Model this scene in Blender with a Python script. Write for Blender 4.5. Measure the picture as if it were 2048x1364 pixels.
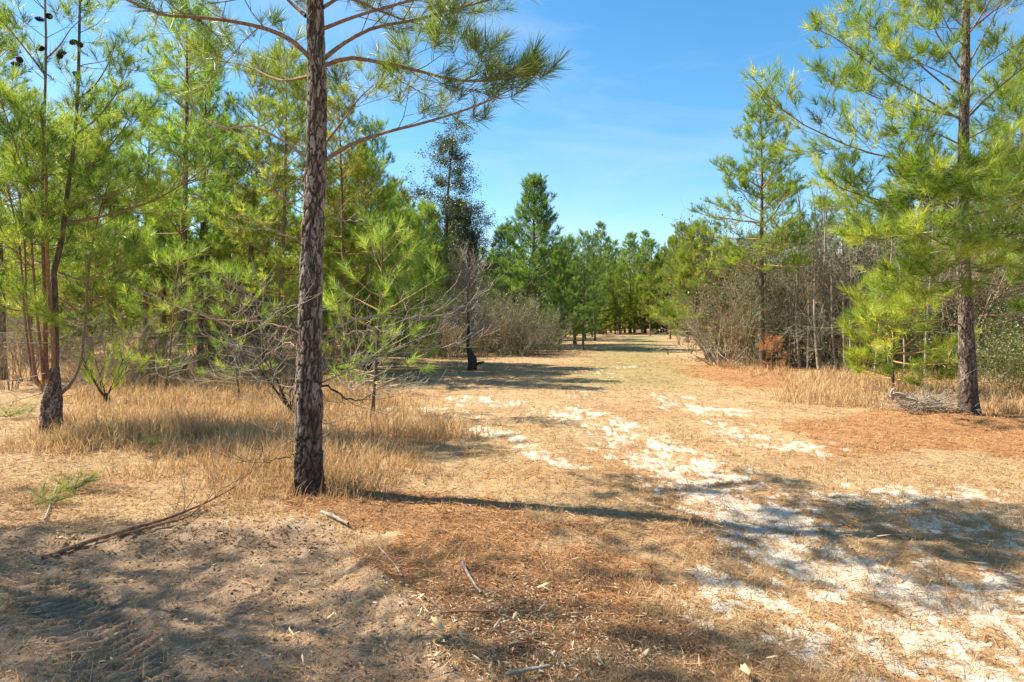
import bpy, math, random
import numpy as np
from math import radians, pi, sin, cos

# ------------------------------------------------------------------ clear
for o in list(bpy.data.objects):
    bpy.data.objects.remove(o, do_unlink=True)
SC = bpy.context.scene
COL = SC.collection

# ------------------------------------------------------------------ camera
F = 1365.0                    # focal length in pixels of the 2048 px photograph
HZ = 635.0                    # horizon row
EYE = 1.6
cam_data = bpy.data.cameras.new('camera')
cam = bpy.data.objects.new('camera', cam_data)
COL.objects.link(cam)
cam.location = (0, 0, EYE)
cam.rotation_euler = (radians(90), 0, 0)
cam_data.sensor_width = 36.0
cam_data.lens = F / 2048.0 * 36.0
cam_data.shift_y = -(682.0 - HZ) / 2048.0
cam_data.clip_start = 0.05
cam_data.clip_end = 3000
SC.camera = cam

# ------------------------------------------------------------------ light
SUN_EL = radians(47)
SUN_AZ = (-0.965, 0.26)       # horizontal direction towards the sun
SUN_ROT = math.atan2(SUN_AZ[0], SUN_AZ[1])
world = bpy.data.worlds.new('World')
SC.world = world
world.use_nodes = True
wt = world.node_tree
wt.nodes.clear()
w_out = wt.nodes.new('ShaderNodeOutputWorld')
w_bg = wt.nodes.new('ShaderNodeBackground')
w_sky = wt.nodes.new('ShaderNodeTexSky')
w_sky.sky_type = 'NISHITA'
w_sky.sun_disc = False
w_sky.sun_elevation = SUN_EL
w_sky.sun_rotation = SUN_ROT
w_sky.air_density = 1.0
w_sky.dust_density = 0.4
w_sky.ozone_density = 2.0
w_hsv = wt.nodes.new('ShaderNodeHueSaturation')
w_hsv.inputs['Hue'].default_value = 0.492
w_hsv.inputs['Saturation'].default_value = 1.32
w_hsv.inputs['Value'].default_value = 1.0
wt.links.new(w_sky.outputs[0], w_hsv.inputs['Color'])
w_tc = wt.nodes.new('ShaderNodeTexCoord')
w_mp = wt.nodes.new('ShaderNodeMapping')
w_mp.inputs['Scale'].default_value = (1.2, 1.2, 5.0)
w_mp.inputs['Rotation'].default_value = (0.25, 0.35, 0.2)
wt.links.new(w_tc.outputs['Generated'], w_mp.inputs[0])
w_no = wt.nodes.new('ShaderNodeTexNoise')
w_no.inputs['Scale'].default_value = 2.2
w_no.inputs['Detail'].default_value = 7
w_no.inputs['Roughness'].default_value = .6
w_no.inputs['Distortion'].default_value = .5
wt.links.new(w_mp.outputs[0], w_no.inputs['Vector'])
w_mr = wt.nodes.new('ShaderNodeMapRange')
w_mr.inputs[1].default_value = .46; w_mr.inputs[2].default_value = .78; w_mr.inputs[4].default_value = .42
wt.links.new(w_no.outputs[0], w_mr.inputs[0])
w_mx = wt.nodes.new('ShaderNodeMix'); w_mx.data_type = 'RGBA'
wt.links.new(w_mr.outputs[0], w_mx.inputs[0])
wt.links.new(w_hsv.outputs[0], w_mx.inputs[6])
w_mx.inputs[7].default_value = (3.4, 3.9, 4.5, 1)
wt.links.new(w_mx.outputs[2], w_bg.inputs['Color'])
w_bg.inputs['Strength'].default_value = 0.09
wt.links.new(w_bg.outputs[0], w_out.inputs['Surface'])

sun_data = bpy.data.lights.new('sun', 'SUN')
sun_data.energy = 5.0
sun_data.angle = radians(0.55)
sun_data.color = (1.0, 0.92, 0.78)
sun = bpy.data.objects.new('sun', sun_data)
COL.objects.link(sun)
_d = np.array([SUN_AZ[0] * cos(SUN_EL), SUN_AZ[1] * cos(SUN_EL), sin(SUN_EL)])
sun.rotation_euler = (math.acos(_d[2] / np.linalg.norm(_d)), 0, math.atan2(_d[1], _d[0]) + pi / 2)
sun.location = (-20, 5, 30)

SC.view_settings.view_transform = 'Standard'
SC.view_settings.look = 'None'
SC.view_settings.gamma = 1.0
SC.view_settings.exposure = 1.35
SC.view_settings.use_curve_mapping = False
SC.render.engine = 'CYCLES'
SC.cycles.max_bounces = 7
SC.cycles.diffuse_bounces = 4
SC.cycles.transmission_bounces = 4
SC.cycles.transparent_max_bounces = 4
SC.cycles.caustics_reflective = False
SC.cycles.caustics_refractive = False

# ------------------------------------------------------------------ numpy noise
_lat = np.random.default_rng(7).random((256, 256))


def vnoise(x, y):
    xi = np.floor(x).astype(int); yi = np.floor(y).astype(int)
    fx = x - xi; fy = y - yi
    fx = fx * fx * (3 - 2 * fx); fy = fy * fy * (3 - 2 * fy)
    a = _lat[xi & 255, yi & 255]; b = _lat[(xi + 1) & 255, yi & 255]
    c = _lat[xi & 255, (yi + 1) & 255]; d = _lat[(xi + 1) & 255, (yi + 1) & 255]
    return (a * (1 - fx) + b * fx) * (1 - fy) + (c * (1 - fx) + d * fx) * fy


def fbm(x, y, o=4):
    s = 0; a = 0.5; t = 0
    for i in range(o):
        s = s + a * vnoise(x * 2 ** i + 17.3 * i, y * 2 ** i + 5.1 * i); t += a; a *= 0.5
    return s / t


def sst(a, b, x):
    t = np.clip((x - a) / (b - a), 0, 1)
    return t * t * (3 - 2 * t)


def G(px, py):
    """pixel -> point on flat ground"""
    Y = EYE * F / (py - HZ)
    return ((px - 1024) / F * Y, Y)


def AX(px, D):
    return (px - 1024) / F * D


def AZ(py, D):
    return EYE + (HZ - py) / F * D


def poly_dist(X, Y, pts):
    P = np.array(pts, float)
    d = np.full(np.shape(X), 1e9)
    for i in range(len(P) - 1):
        a, b = P[i], P[i + 1]
        ab = b - a; L = (ab ** 2).sum() + 1e-9
        t = np.clip(((X - a[0]) * ab[0] + (Y - a[1]) * ab[1]) / L, 0, 1)
        d = np.minimum(d, np.hypot(X - a[0] - t * ab[0], Y - a[1] - t * ab[1]))
    return d


def inside(X, Y, pts):
    P = np.array(pts, float)
    r = np.zeros(np.shape(X), bool)
    j = len(P) - 1
    for i in range(len(P)):
        c = ((P[i, 1] > Y) != (P[j, 1] > Y)) & (X < (P[j, 0] - P[i, 0]) * (Y - P[i, 1]) / (P[j, 1] - P[i, 1] + 1e-12) + P[i, 0])
        r ^= c
        j = i
    return r


def gp(lst):
    return [G(*p) for p in lst]


# sand of the two wheel tracks and bare patches (polyline, half width m)
SAND = [
    (gp([(1130, 822), (1200, 850), (1260, 880), (1345, 912), (1400, 950), (1470, 985)]), 0.30, .74),
    (gp([(1470, 985), (1530, 1040), (1610, 1105), (1700, 1170), (1790, 1230), (1880, 1320), (1980, 1420), (2120, 1560)]), 0.24, 1.0),
    (gp([(1130, 822), (1165, 790), (1215, 760), (1275, 738), (1310, 715)]), 0.30, 0.16),
    (gp([(1380, 812), (1440, 824), (1500, 832)]), 0.26, 0.68),
    (gp([(1440, 848), (1530, 880), (1600, 890)]), 0.24, 0.58),
    (gp([(1340, 790), (1380, 812)]), 0.26, 0.4),
    (gp([(1600, 985), (1700, 1000), (1800, 980), (1930, 1000), (2048, 1010)]), 0.30, 0.62),
    (gp([(1850, 1180), (1960, 1220), (2060, 1260), (2200, 1330)]), 0.36, 1.05),
    (gp([(1900, 1060), (2000, 1080), (2100, 1090)]), 0.2, 0.7),
    (gp([(1780, 1330), (1900, 1364), (2100, 1420)]), 0.22, 0.8),
    (gp([(1410, 1120), (1480, 1160), (1490, 1190)]), 0.10, 0.75),
    (gp([(1500, 1230), (1620, 1270), (1760, 1300)]), 0.13, 0.7),
    (gp([(980, 858), (1050, 895), (1130, 930)]), 0.13, 0.75),
    (gp([(925, 798), (975, 806)]), 0.30, 0.65),
    (gp([(770, 820), (900, 830)]), 0.35, 0.45),
    (gp([(1230, 990), (1300, 1010)]), 0.12, 0.55),
    (gp([(1180, 742), (1260, 735)]), 0.5, 0.3),
]
P_DIRT = gp([(-900, 1040), (0, 1060), (300, 1060), (480, 1030), (640, 1050), (760, 1120), (800, 1200), (880, 1290), (930, 1364), (1000, 1700), (-2200, 1700), (-1600, 1200)])
P_TALL = [gp([(120, 915), (130, 850), (150, 770), (220, 735), (360, 715), (600, 700), (700, 745), (800, 800), (900, 850), (985, 868),
              (830, 905), (835, 960), (720, 985), (640, 970), (470, 965), (300, 915)]),
          gp([(1575, 800), (1590, 760), (1640, 742), (1800, 736), (2300, 742), (2400, 825), (1990, 828), (1880, 800), (1760, 815), (1640, 815)]),
          gp([(1420, 730), (1440, 705), (1600, 745), (1560, 760)])]
P_STRAW = [gp([(1560, 850), (1720, 830), (1800, 812), (2300, 812), (2300, 930), (1900, 905), (1650, 905)]),
           gp([(760, 1080), (900, 1065), (1100, 1085), (1300, 1140), (1420, 1230), (1400, 1300), (1200, 1280), (1000, 1300), (880, 1270), (800, 1180)]),
           gp([(560, 980), (700, 975), (1000, 1010), (1180, 1050), (1100, 1080), (800, 1080), (620, 1040)]),
           gp([(1330, 740), (1450, 725), (1600, 735), (1600, 780), (1450, 770)]),
           gp([(1950, 1150), (2300, 1130), (2300, 1230), (2050, 1190)])]


def masks(X, Y):
    n1 = fbm(X * 1.3 + 3, Y * 1.3 + 9, 4) - 0.5
    n2 = fbm(X * 4.1 + 31, Y * 2.6 + 2, 4) - 0.5
    n3 = fbm(X * 0.5 + 11, Y * 0.5 + 7, 3) - 0.5
    sand = np.zeros(np.shape(X))
    for pts, w, s in SAND:
        d = poly_dist(X + n1 * 0.5, Y + n2 * 0.4, pts)
        sand = np.maximum(sand, s * (1 - sst(w * 0.1, w * 3.3, d)))
    n4 = fbm(X * 11 + 7, Y * 5.5 + 3, 4) - 0.5
    n5 = fbm(X * 26 + 1, Y * 15 + 8, 3) - 0.5
    sand = sst(0.36, 1.35, sand * 1.18 + n2 * 2.0 + n4 * 2.4 + n5 * 2.0 + n1 * 0.5) * sst(.02, .25, sand)
    jx, jy = X + n1 * 0.9, Y + n2 * 0.7
    nd_ = fbm(X * 7 + 90, Y * 7 + 33, 4) - .5
    dirt = (inside(X + n1 * 0.5, Y + n2 * 0.4, P_DIRT) * .3 + inside(X + nd_ * 1.2, Y + n1 * .8, P_DIRT) * .25 + inside(X - n2 * 1.5, Y + nd_ * 1.0, P_DIRT) * .25 + inside(X + nd_ * 1.8 + .1, Y - nd_ * .9, P_DIRT) * .2)
    dirt = np.clip(dirt * (1.02 + nd_ * 1.1), 0, 1)
    tall = np.zeros(np.shape(X))
    nh = fbm(X * 9 + 70, Y * 9 + 20, 3) - .5
    for p in P_TALL:
        q = (inside(jx, jy, p) * .3 + inside(X - n2 * 2.4, Y + n1 * 2.4, p) * .25 + inside(X + nh * 3, Y - n2 * 3, p) * .2 + inside(X + nh * 1.5 + .25, Y + n1 * 4, p) * .25)
        tall = np.maximum(tall, q)
    # forest floor deep on the left and right is grassy too
    tall = np.maximum(tall, ((Y > 17.5) & (X < -6.5 + n3 * 3) & (X > -45)) * 0.7)
    straw = np.zeros(np.shape(X))
    for p in P_STRAW:
        straw = np.maximum(straw, inside(jx, jy, p) * 1.0)
    straw = np.maximum(straw, ((X > 9 + 0.12 * Y) & (Y > 16)) * 0.6)
    straw = np.maximum(straw, ((Y > 17) & (X < -8)) * 0.3)
    straw = np.maximum(straw, 0.35 * sst(0.05, 0.2, n3))
    road = poly_dist(X, Y, gp([(1240, 780), (1255, 740), (1265, 710), (1280, 690), (1290, 672)]))
    green = (1 - sst(0.6, 2.6, road + n1)) * sst(14, 17, Y)
    return sand, straw, dirt, tall, green, n1, n2, n3


TY0, TY1 = G(95, 1150), G(300, 1420)      # tyre track centre line


def tyre(X, Y):
    a = np.array(TY0); b = np.array(TY1); u = (b - a) / np.linalg.norm(b - a); v = np.array([-u[1], u[0]])
    s = (X - a[0]) * u[0] + (Y - a[1]) * u[1]
    t = (X - a[0]) * v[0] + (Y - a[1]) * v[1]
    return s, t, sst(0.21, 0.18, np.abs(t)) * sst(-0.2, 0.15, s)


def hgt(X, Y):
    X = np.asarray(X, float); Y = np.asarray(Y, float)
    near = 1 - sst(14, 40, np.hypot(X, Y))
    h = 0.10 * (fbm(X * 0.45 + 5, Y * 0.45 + 1, 3) - 0.5)
    h = h + near * 0.045 * (fbm(X * 2.3 + 40, Y * 2.3 + 12, 4) - 0.5)
    dirt = inside(X + 0.3 * (fbm(X * 1.3 + 3, Y * 1.3 + 9, 3) - 0.5), Y, P_DIRT) * 1.0
    lump = fbm(X * 8 + 3, Y * 8 + 77, 4) - 0.5
    h = h + near * 0.05 * np.where(lump > 0, lump * 1.1, lump * 0.5) * (0.35 + 0.2 * dirt) + near * .024 * (fbm(X * 26, Y * 26 + 4, 3) - .5) * (.3 + dirt)
    # low berm between the dirt and the straw
    bd = poly_dist(X, Y, gp([(720, 1110), (770, 1190), (840, 1270), (900, 1364), (960, 1600)]))
    h = h + 0.05 * np.exp(-(bd / 0.13) ** 2) * (0.5 + fbm(X * 6, Y * 6, 3))
    bd = poly_dist(X, Y, gp([(60, 1075), (300, 1070), (470, 1075), (640, 1050)]))
    h = h + 0.05 * np.exp(-(bd / 0.22) ** 2) * (0.3 + fbm(X * 4, Y * 4, 3))
    # trunk mounds
    # shallow wheel ruts
    for pts in (SAND[0][0] + SAND[1][0][1:], ):
        h = h - 0.03 * np.exp(-(poly_dist(X, Y, pts) / 0.35) ** 2)
    # tyre print
    s, t, m = tyre(X, Y)
    lugs = np.sin((s + 0.28 * np.abs(t)) * 2 * pi / 0.078 + 0.4 * np.sin(t * 9))
    h = h + m * (-0.020 + 0.019 * np.clip(lugs * 2.2, -1, 1)) * (0.75 + 0.5 * fbm(X * 3, Y * 3, 2))
    h = h + 0.014 * np.exp(-((np.abs(t) - 0.29) / 0.05) ** 2) * sst(-0.15, 0.15, s)
    return h


def H1(x, y):
    return float(hgt(np.array([x]), np.array([y]))[0])


# ------------------------------------------------------------------ mesh builder
class MB:
    def __init__(self):
        self.V = []; self.T = []; self.M = []; self.C = []; self.n = 0

    def add(self, V, T, m=0, c=(0.5, 0.5, 0.5)):
        V = np.asarray(V, np.float32).reshape(-1, 3)
        T = np.asarray(T, np.int32).reshape(-1, 3)
        self.V.append(V); self.T.append(T + self.n)
        self.M.append(np.full(len(T), m, np.int32))
        c = np.asarray(c, np.float32)
        if c.ndim == 1:
            c = np.repeat(c[None], len(V), 0)
        self.C.append(c)
        self.n += len(V)

    def mesh(self, name, mats, smooth=True):
        V = np.concatenate(self.V); T = np.concatenate(self.T)
        M = np.concatenate(self.M); C = np.concatenate(self.C)
        me = bpy.data.meshes.new(name)
        me.vertices.add(len(V)); me.vertices.foreach_set('co', V.ravel())
        me.loops.add(len(T) * 3); me.loops.foreach_set('vertex_index', T.ravel())
        me.polygons.add(len(T))
        me.polygons.foreach_set('loop_start', np.arange(0, len(T) * 3, 3, dtype=np.int32))
        for m in mats:
            me.materials.append(m)
        me.polygons.foreach_set('material_index', M)
        if smooth:
            me.polygons.foreach_set('use_smooth', np.ones(len(T), bool))
        at = me.attributes.new('c', 'FLOAT_COLOR', 'POINT')
        at.data.foreach_set('color', np.concatenate([C, np.ones((len(C), 1), np.float32)], 1).ravel())
        me.update(calc_edges=True)
        return me

    def obj(self, name, mats, parent=None, smooth=True, kind=None):
        o = bpy.data.objects.new(name, self.mesh(name, mats, smooth))
        COL.objects.link(o)
        if parent:
            o.parent = parent
        if kind:
            o['kind'] = kind
        return o


def tag(o, label, cat, group=None, kind=None):
    o['label'] = label
    o['category'] = cat
    if group:
        o['group'] = group
    if kind:
        o['kind'] = kind
    return o


def thing(name, label, cat, loc=(0, 0, 0), rz=0, group=None):
    o = bpy.data.objects.new(name, None)
    COL.objects.link(o)
    o.empty_display_size = 0.2
    o.location = loc; o.rotation_euler = (0, 0, rz)
    return tag(o, label, cat, group)


def copy_tree(src, loc, rz, scale=1.0, label=None, group=None, tint=None):
    r = src.copy(); COL.objects.link(r)
    r.location = loc; r.rotation_euler = (random.uniform(-.03, .03), random.uniform(-.03, .03), rz)
    r.scale = (scale,) * 3 if not isinstance(scale, tuple) else scale
    if label: r['label'] = label
    if group: r['group'] = group
    elif 'group' in r: del r['group']
    for ch in list(src.children):
        c = ch.copy(); COL.objects.link(c); c.parent = r
        if tint: c.color = (*tint, 1)
        for g in ch.children:
            d = g.copy(); COL.objects.link(d); d.parent = c
            if tint: d.color = (*tint, 1)
    return r


def unit(v):
    v = np.asarray(v, float)
    return v / (np.linalg.norm(v) + 1e-12)


def tube(mb, P, R, k=6, m=0, c=(0.5, 0.5, 0.5), cap=True):
    P = np.asarray(P, float); R = np.asarray(R, float)
    n = len(P)
    t = np.gradient(P, axis=0)
    t /= np.linalg.norm(t, axis=1)[:, None] + 1e-12
    ref = np.array([0.31, 0.93, 0.17]) if abs(t[0] @ np.array([0.3, 0.93, 0.17])) < 0.8 else np.array([0.9, 0.1, 0.4])
    u = np.cross(t, ref); u /= np.linalg.norm(u, axis=1)[:, None] + 1e-12
    v = np.cross(t, u)
    a = np.arange(k) * 2 * pi / k
    V = P[:, None] + R[:, None, None] * (np.cos(a)[None, :, None] * u[:, None] + np.sin(a)[None, :, None] * v[:, None])
    i = np.arange(n - 1)[:, None] * k; j = np.arange(k)[None]; j2 = (j + 1) % k
    A = (i + j).ravel(); B = (i + j2).ravel(); C_ = (i + k + j2).ravel(); D = (i + k + j).ravel()
    T = np.concatenate([np.stack([A, B, C_], 1), np.stack([A, C_, D], 1)])
    mb.add(V, T, m, c)


def smooth_path(pts, n):
    P = np.asarray(pts, float)
    if len(P) < 3:
        t = np.linspace(0, 1, n)[:, None]
        return P[0] * (1 - t) + P[-1] * t
    Q = np.concatenate([[2 * P[0] - P[1]], P, [2 * P[-1] - P[-2]]])
    out = []
    seg = len(P) - 1
    ts = np.linspace(0, seg - 1e-6, n)
    for t in ts:
        i = int(t); f = t - i
        p0, p1, p2, p3 = Q[i:i + 4]
        out.append(0.5 * (2 * p1 + (p2 - p0) * f + (2 * p0 - 5 * p1 + 4 * p2 - p3) * f * f + (3 * p1 - p0 - 3 * p2 + p3) * f ** 3))
    return np.array(out)


UP = np.array([0, 0, 1.0])


def grow_path(rng, p, d, L, n=5, lift=0.3, wig=0.12):
    d = unit(d); P = [np.array(p, float)]
    for i in range(n - 1):
        P.append(P[-1] + d * L / (n - 1))
        d = unit(d + UP * lift / (n - 1) + rng.normal(0, wig, 3))
    return np.array(P)


def side_dir(rng, t, sgn, ang, rise):
    t = unit(t)
    lat = np.cross(t, UP)
    if np.linalg.norm(lat) < 0.15:
        a = rng.uniform(0, 2 * pi); lat = np.array([cos(a), sin(a), 0])
    lat = unit(lat)
    upv = unit(np.cross(lat, t))
    return unit(t * cos(ang) + sin(ang) * (lat * sgn * cos(rise) + upv * sin(rise)))


def needles(mb, shoots, n, nl, w, rng, m=1, spread=(0.35, 1.15), bend=0.25, two=False, cyl=0.2):
    """fans of needles round the end of every shoot: list of (pos, dir, rnd)"""
    if not shoots:
        return
    S = len(shoots)
    P = np.array([s[0] for s in shoots]); D = np.array([s[1] for s in shoots])
    D /= np.linalg.norm(D, axis=1)[:, None] + 1e-9
    rn = np.array([s[2] for s in shoots])
    sc = np.array([s[3] if len(s) > 3 else 1.0 for s in shoots])
    ref = np.where(np.abs(D[:, 2:3]) < 0.9, np.array([[0, 0, 1.0]]), np.array([[1.0, 0, 0]]))
    u = np.cross(D, ref); u /= np.linalg.norm(u, axis=1)[:, None]
    v = np.cross(D, u)
    th = rng.uniform(0, 2 * pi, (S, n)); s = rng.random((S, n))
    ph = spread[0] + (spread[1] - spread[0]) * (1 - s) ** 1.0 * rng.uniform(0.6, 1.3, (S, n)) + rng.normal(0, 0.08, (S, n))
    ph = np.clip(ph, 0.05, 1.9)
    rad = np.cos(th)[..., None] * u[:, None] + np.sin(th)[..., None] * v[:, None]
    nd = D[:, None] * np.cos(ph)[..., None] + rad * np.sin(ph)[..., None]
    L = nl * sc[:, None] * rng.uniform(0.65, 1.1, (S, n))
    base = P[:, None] - D[:, None] * (cyl * sc[:, None] * (1 - s))[..., None]
    sag = np.zeros_like(nd); sag[..., 2] = -1
    tip = base + nd * L[..., None] + (sag * 0.16 + D[:, None] * 0.2) * (bend * L)[..., None]
    wv = np.cross(nd, rng.normal(0, 1, (S, n, 3))); wv /= np.linalg.norm(wv, axis=2)[..., None] + 1e-9
    wv = wv * (w * sc[:, None] * rng.uniform(0.7, 1.3, (S, n)))[..., None] * 0.5
    N = S * n
    col0 = np.stack([np.repeat(rn, n), rng.random(N), np.zeros(N)], 1)
    col1 = col0.copy(); col1[:, 2] = 1
    if two:
        mid = base + nd * (L * 0.55)[..., None]
        V = np.stack([base - wv * .8, base + wv * .8, mid - wv, mid + wv, tip], 2).reshape(-1, 3)
        i = np.arange(N)[:, None] * 5
        T = np.concatenate([i + [0, 1, 3], i + [0, 3, 2], i + [2, 3, 4]])
        C = np.repeat(col0, 5, 0); C[2::5, 2] = .5; C[3::5, 2] = .5; C[4::5, 2] = 1
    else:
        V = np.stack([base - wv, base + wv, tip], 2).reshape(-1, 3)
        T = np.arange(N * 3).reshape(-1, 3)
        C = np.repeat(col0, 3, 0); C[2::3, 2] = 1
    mb.add(V, T, m, C)


def leaves(mb, P, N, size, rng, m=1, rnd=None):
    """folded diamond leaves at points P with rough outward normals N"""
    n = len(P)
    d = rng.normal(0, 1, (n, 3)); d /= np.linalg.norm(d, axis=1)[:, None]
    d = d * 0.8 + N; d /= np.linalg.norm(d, axis=1)[:, None]
    u = np.cross(d, rng.normal(0, 1, (n, 3))); u /= np.linalg.norm(u, axis=1)[:, None] + 1e-9
    v = np.cross(d, u)
    s = (size * rng.uniform(0.6, 1.25, n))[:, None]
    a = P; b = P + u * s * 0.5 + v * s * 0.27 + d * s * .08; c = P + u * s; e = P + u * s * 0.5 - v * s * 0.27 + d * s * .08
    V = np.stack([a, b, c, e], 1).reshape(-1, 3)
    i = np.arange(n)[:, None] * 4
    T = np.concatenate([i + [0, 1, 2], i + [0, 2, 3]])
    r = rng.random(n) if rnd is None else rnd
    C = np.repeat(np.stack([r, rng.random(n), np.full(n, .5)], 1), 4, 0)
    mb.add(V, T, m, C)


# ------------------------------------------------------------------ materials
def new_mat(name):
    m = bpy.data.materials.new(name)
    m.use_nodes = True
    nt = m.node_tree
    nt.nodes.clear()
    out = nt.nodes.new('ShaderNodeOutputMaterial')
    return m, nt, out


def nd(nt, typ, **kw):
    n = nt.nodes.new(typ)
    for k, v in kw.items():
        setattr(n, k, v)
    return n


def ramp(nt, stops):
    r = nt.nodes.new('ShaderNodeValToRGB')
    e = r.color_ramp.elements
    e[0].position, e[0].color = stops[0][0], (*stops[0][1], 1)
    e[1].position, e[1].color = stops[-1][0], (*stops[-1][1], 1)
    for p, c in stops[1:-1]:
        x = e.new(p); x.color = (*c, 1)
    return r


def mixc(nt, a, b, f, blend='MIX'):
    n = nt.nodes.new('ShaderNodeMix')
    n.data_type = 'RGBA'; n.blend_type = blend
    for sock, val in ((n.inputs[0], f), (n.inputs[6], a), (n.inputs[7], b)):
        if hasattr(val, 'links'):
            nt.links.new(val, sock)
        else:
            sock.default_value = val if not isinstance(val, tuple) else (*val, 1)
    return n.outputs[2]


def math_(nt, op, a, b=0.0, c=0.0):
    n = nt.nodes.new('ShaderNodeMath'); n.operation = op
    for s, v in zip(n.inputs, (a, b, c)):
        if hasattr(v, 'links'):
            nt.links.new(v, s)
        else:
            s.default_value = v
    return n.outputs[0]


def leafy(name, stops, trans=0.35, rough=0.5, spec=0.3, tcol=(1.15, 1.1, 0.6)):
    m, nt, out = new_mat(name)
    at = nd(nt, 'ShaderNodeAttribute', attribute_name='c')
    sp = nd(nt, 'ShaderNodeSeparateColor')
    nt.links.new(at.outputs['Color'], sp.inputs[0])
    f = math_(nt, 'MULTIPLY_ADD', sp.outputs[0], 0.6, math_(nt, 'MULTIPLY', sp.outputs[1], 0.4))
    r = ramp(nt, stops)
    nt.links.new(f, r.inputs[0])
    oi = nd(nt, 'ShaderNodeObjectInfo')
    col = mixc(nt, r.outputs[0], oi.outputs['Color'], 1.0, 'MULTIPLY')
    b = nd(nt, 'ShaderNodeBsdfPrincipled')
    nt.links.new(col, b.inputs['Base Color'])
    b.inputs['Roughness'].default_value = rough
    b.inputs['Specular IOR Level'].default_value = spec
    tr = nd(nt, 'ShaderNodeBsdfTranslucent')
    nt.links.new(mixc(nt, col, tcol, 1.0, 'MULTIPLY'), tr.inputs[0])
    mx = nd(nt, 'ShaderNodeMixShader')
    mx.inputs[0].default_value = trans
    nt.links.new(b.outputs[0], mx.inputs[1]); nt.links.new(tr.outputs[0], mx.inputs[2])
    nt.links.new(mx.outputs[0], out.inputs[0])
    return m


def woody(name, stops, scale=20, stretch=0.25, bump=0.5, rough=0.85, dist=0.01, usec=False):
    m, nt, out = new_mat(name)
    tc = nd(nt, 'ShaderNodeTexCoord')
    mp = nd(nt, 'ShaderNodeMapping')
    mp.inputs['Scale'].default_value = (1, 1, stretch)
    nt.links.new(tc.outputs['Object'], mp.inputs[0])
    no = nd(nt, 'ShaderNodeTexNoise')
    no.inputs['Scale'].default_value = scale; no.inputs['Detail'].default_value = 6; no.inputs['Roughness'].default_value = .65
    nt.links.new(mp.outputs[0], no.inputs['Vector'])
    r = ramp(nt, stops)
    if usec:
        at = nd(nt, 'ShaderNodeAttribute', attribute_name='c')
        sp = nd(nt, 'ShaderNodeSeparateColor')
        nt.links.new(at.outputs['Color'], sp.inputs[0])
        fac = math_(nt, 'MULTIPLY_ADD', no.outputs[0], 0.45, math_(nt, 'MULTIPLY', sp.outputs[0], 0.55))
    else:
        fac = no.outputs[0]
    nt.links.new(fac, r.inputs[0])
    b = nd(nt, 'ShaderNodeBsdfPrincipled')
    oi = nd(nt, 'ShaderNodeObjectInfo')
    nt.links.new(mixc(nt, r.outputs[0], oi.outputs['Color'], 1.0, 'MULTIPLY'), b.inputs['Base Color'])
    b.inputs['Roughness'].default_value = rough
    b.inputs['Specular IOR Level'].default_value = 0.15
    bp = nd(nt, 'ShaderNodeBump')
    bp.inputs['Strength'].default_value = bump; bp.inputs['Distance'].default_value = dist
    nt.links.new(no.outputs[0], bp.inputs['Height'])
    nt.links.new(bp.outputs[0], b.inputs['Normal'])
    nt.links.new(b.outputs[0], out.inputs[0])
    return m


M = {}
M['needle'] = leafy('pine_needles', [(0.1, (0.034, 0.070, 0.018)), (0.4, (0.11, 0.17, 0.036)), (0.7, (0.205, 0.26, 0.062)), (0.92, (0.37, 0.38, 0.14))], 0.5, 0.42, 0.45, (1.35, 1.25, .62))
M['dead_needle'] = leafy('dead_pine_needles', [(0, (0.26, 0.10, 0.035)), (0.6, (0.50, 0.23, 0.09)), (1, (0.62, 0.36, 0.17))], 0.25)
M['leaf'] = leafy('evergreen_leaves', [(0, (0.022, 0.042, 0.016)), (0.5, (0.055, 0.085, 0.03)), (1, (0.13, 0.16, 0.06))], 0.25, 0.4, 0.5)
M['shrub_leaf'] = leafy('shrub_leaves', [(0, (0.05, 0.075, 0.03)), (0.5, (0.11, 0.14, 0.055)), (1, (0.24, 0.25, 0.11))], 0.3, 0.45, 0.4)
M['dry_leaf'] = leafy('dry_leaves', [(0, (0.16, 0.08, 0.035)), (0.5, (0.30, 0.17, 0.08)), (1, (0.48, 0.33, 0.19))], 0.2)
M['grass'] = leafy('dry_grass', [(0, (0.20, 0.11, 0.05)), (0.35, (0.43, 0.265, 0.125)), (0.75, (0.64, 0.45, 0.24)), (1, (0.78, 0.63, 0.41))], 0.35, 0.6, 0.2, (1, 0.95, 0.8))
M['straw'] = leafy('pine_straw', [(0, (0.16, 0.065, 0.025)), (0.4, (0.36, 0.17, 0.065)), (0.8, (0.50, 0.28, 0.12)), (1, (0.62, 0.45, 0.26))], 0.1, 0.55, 0.3)
M['chip'] = leafy('wood_chips', [(0, (0.28, 0.15, 0.07)), (0.5, (0.55, 0.37, 0.20)), (1, (0.76, 0.61, 0.42))], 0.0, 0.7, 0.2)
M['bark'] = woody('pine_bark', [(0.25, (0.035, 0.026, 0.020)), (0.5, (0.115, 0.085, 0.065)), (0.75, (0.26, 0.21, 0.175))], 28, 0.3, 0.9, dist=0.03)
M['bark_plate'] = woody('pine_bark_plates', [(0.15, (0.022, 0.017, 0.014)), (0.42, (0.10, 0.072, 0.055)), (0.62, (0.235, 0.185, 0.155)), (0.85, (0.40, 0.34, 0.30))], 60, 0.5, 0.8, dist=0.006, usec=True)
M['limb'] = woody('branch_bark', [(0.25, (0.09, 0.055, 0.035)), (0.5, (0.22, 0.14, 0.09)), (0.75, (0.36, 0.27, 0.20))], 50, 0.6, 0.6, dist=0.006)
M['red'] = woody('reddish_stem_bark', [(0.25, (0.11, 0.05, 0.028)), (0.5, (0.27, 0.135, 0.075)), (0.75, (0.42, 0.26, 0.17))], 40, 0.5, 0.6, dist=0.008)
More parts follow.
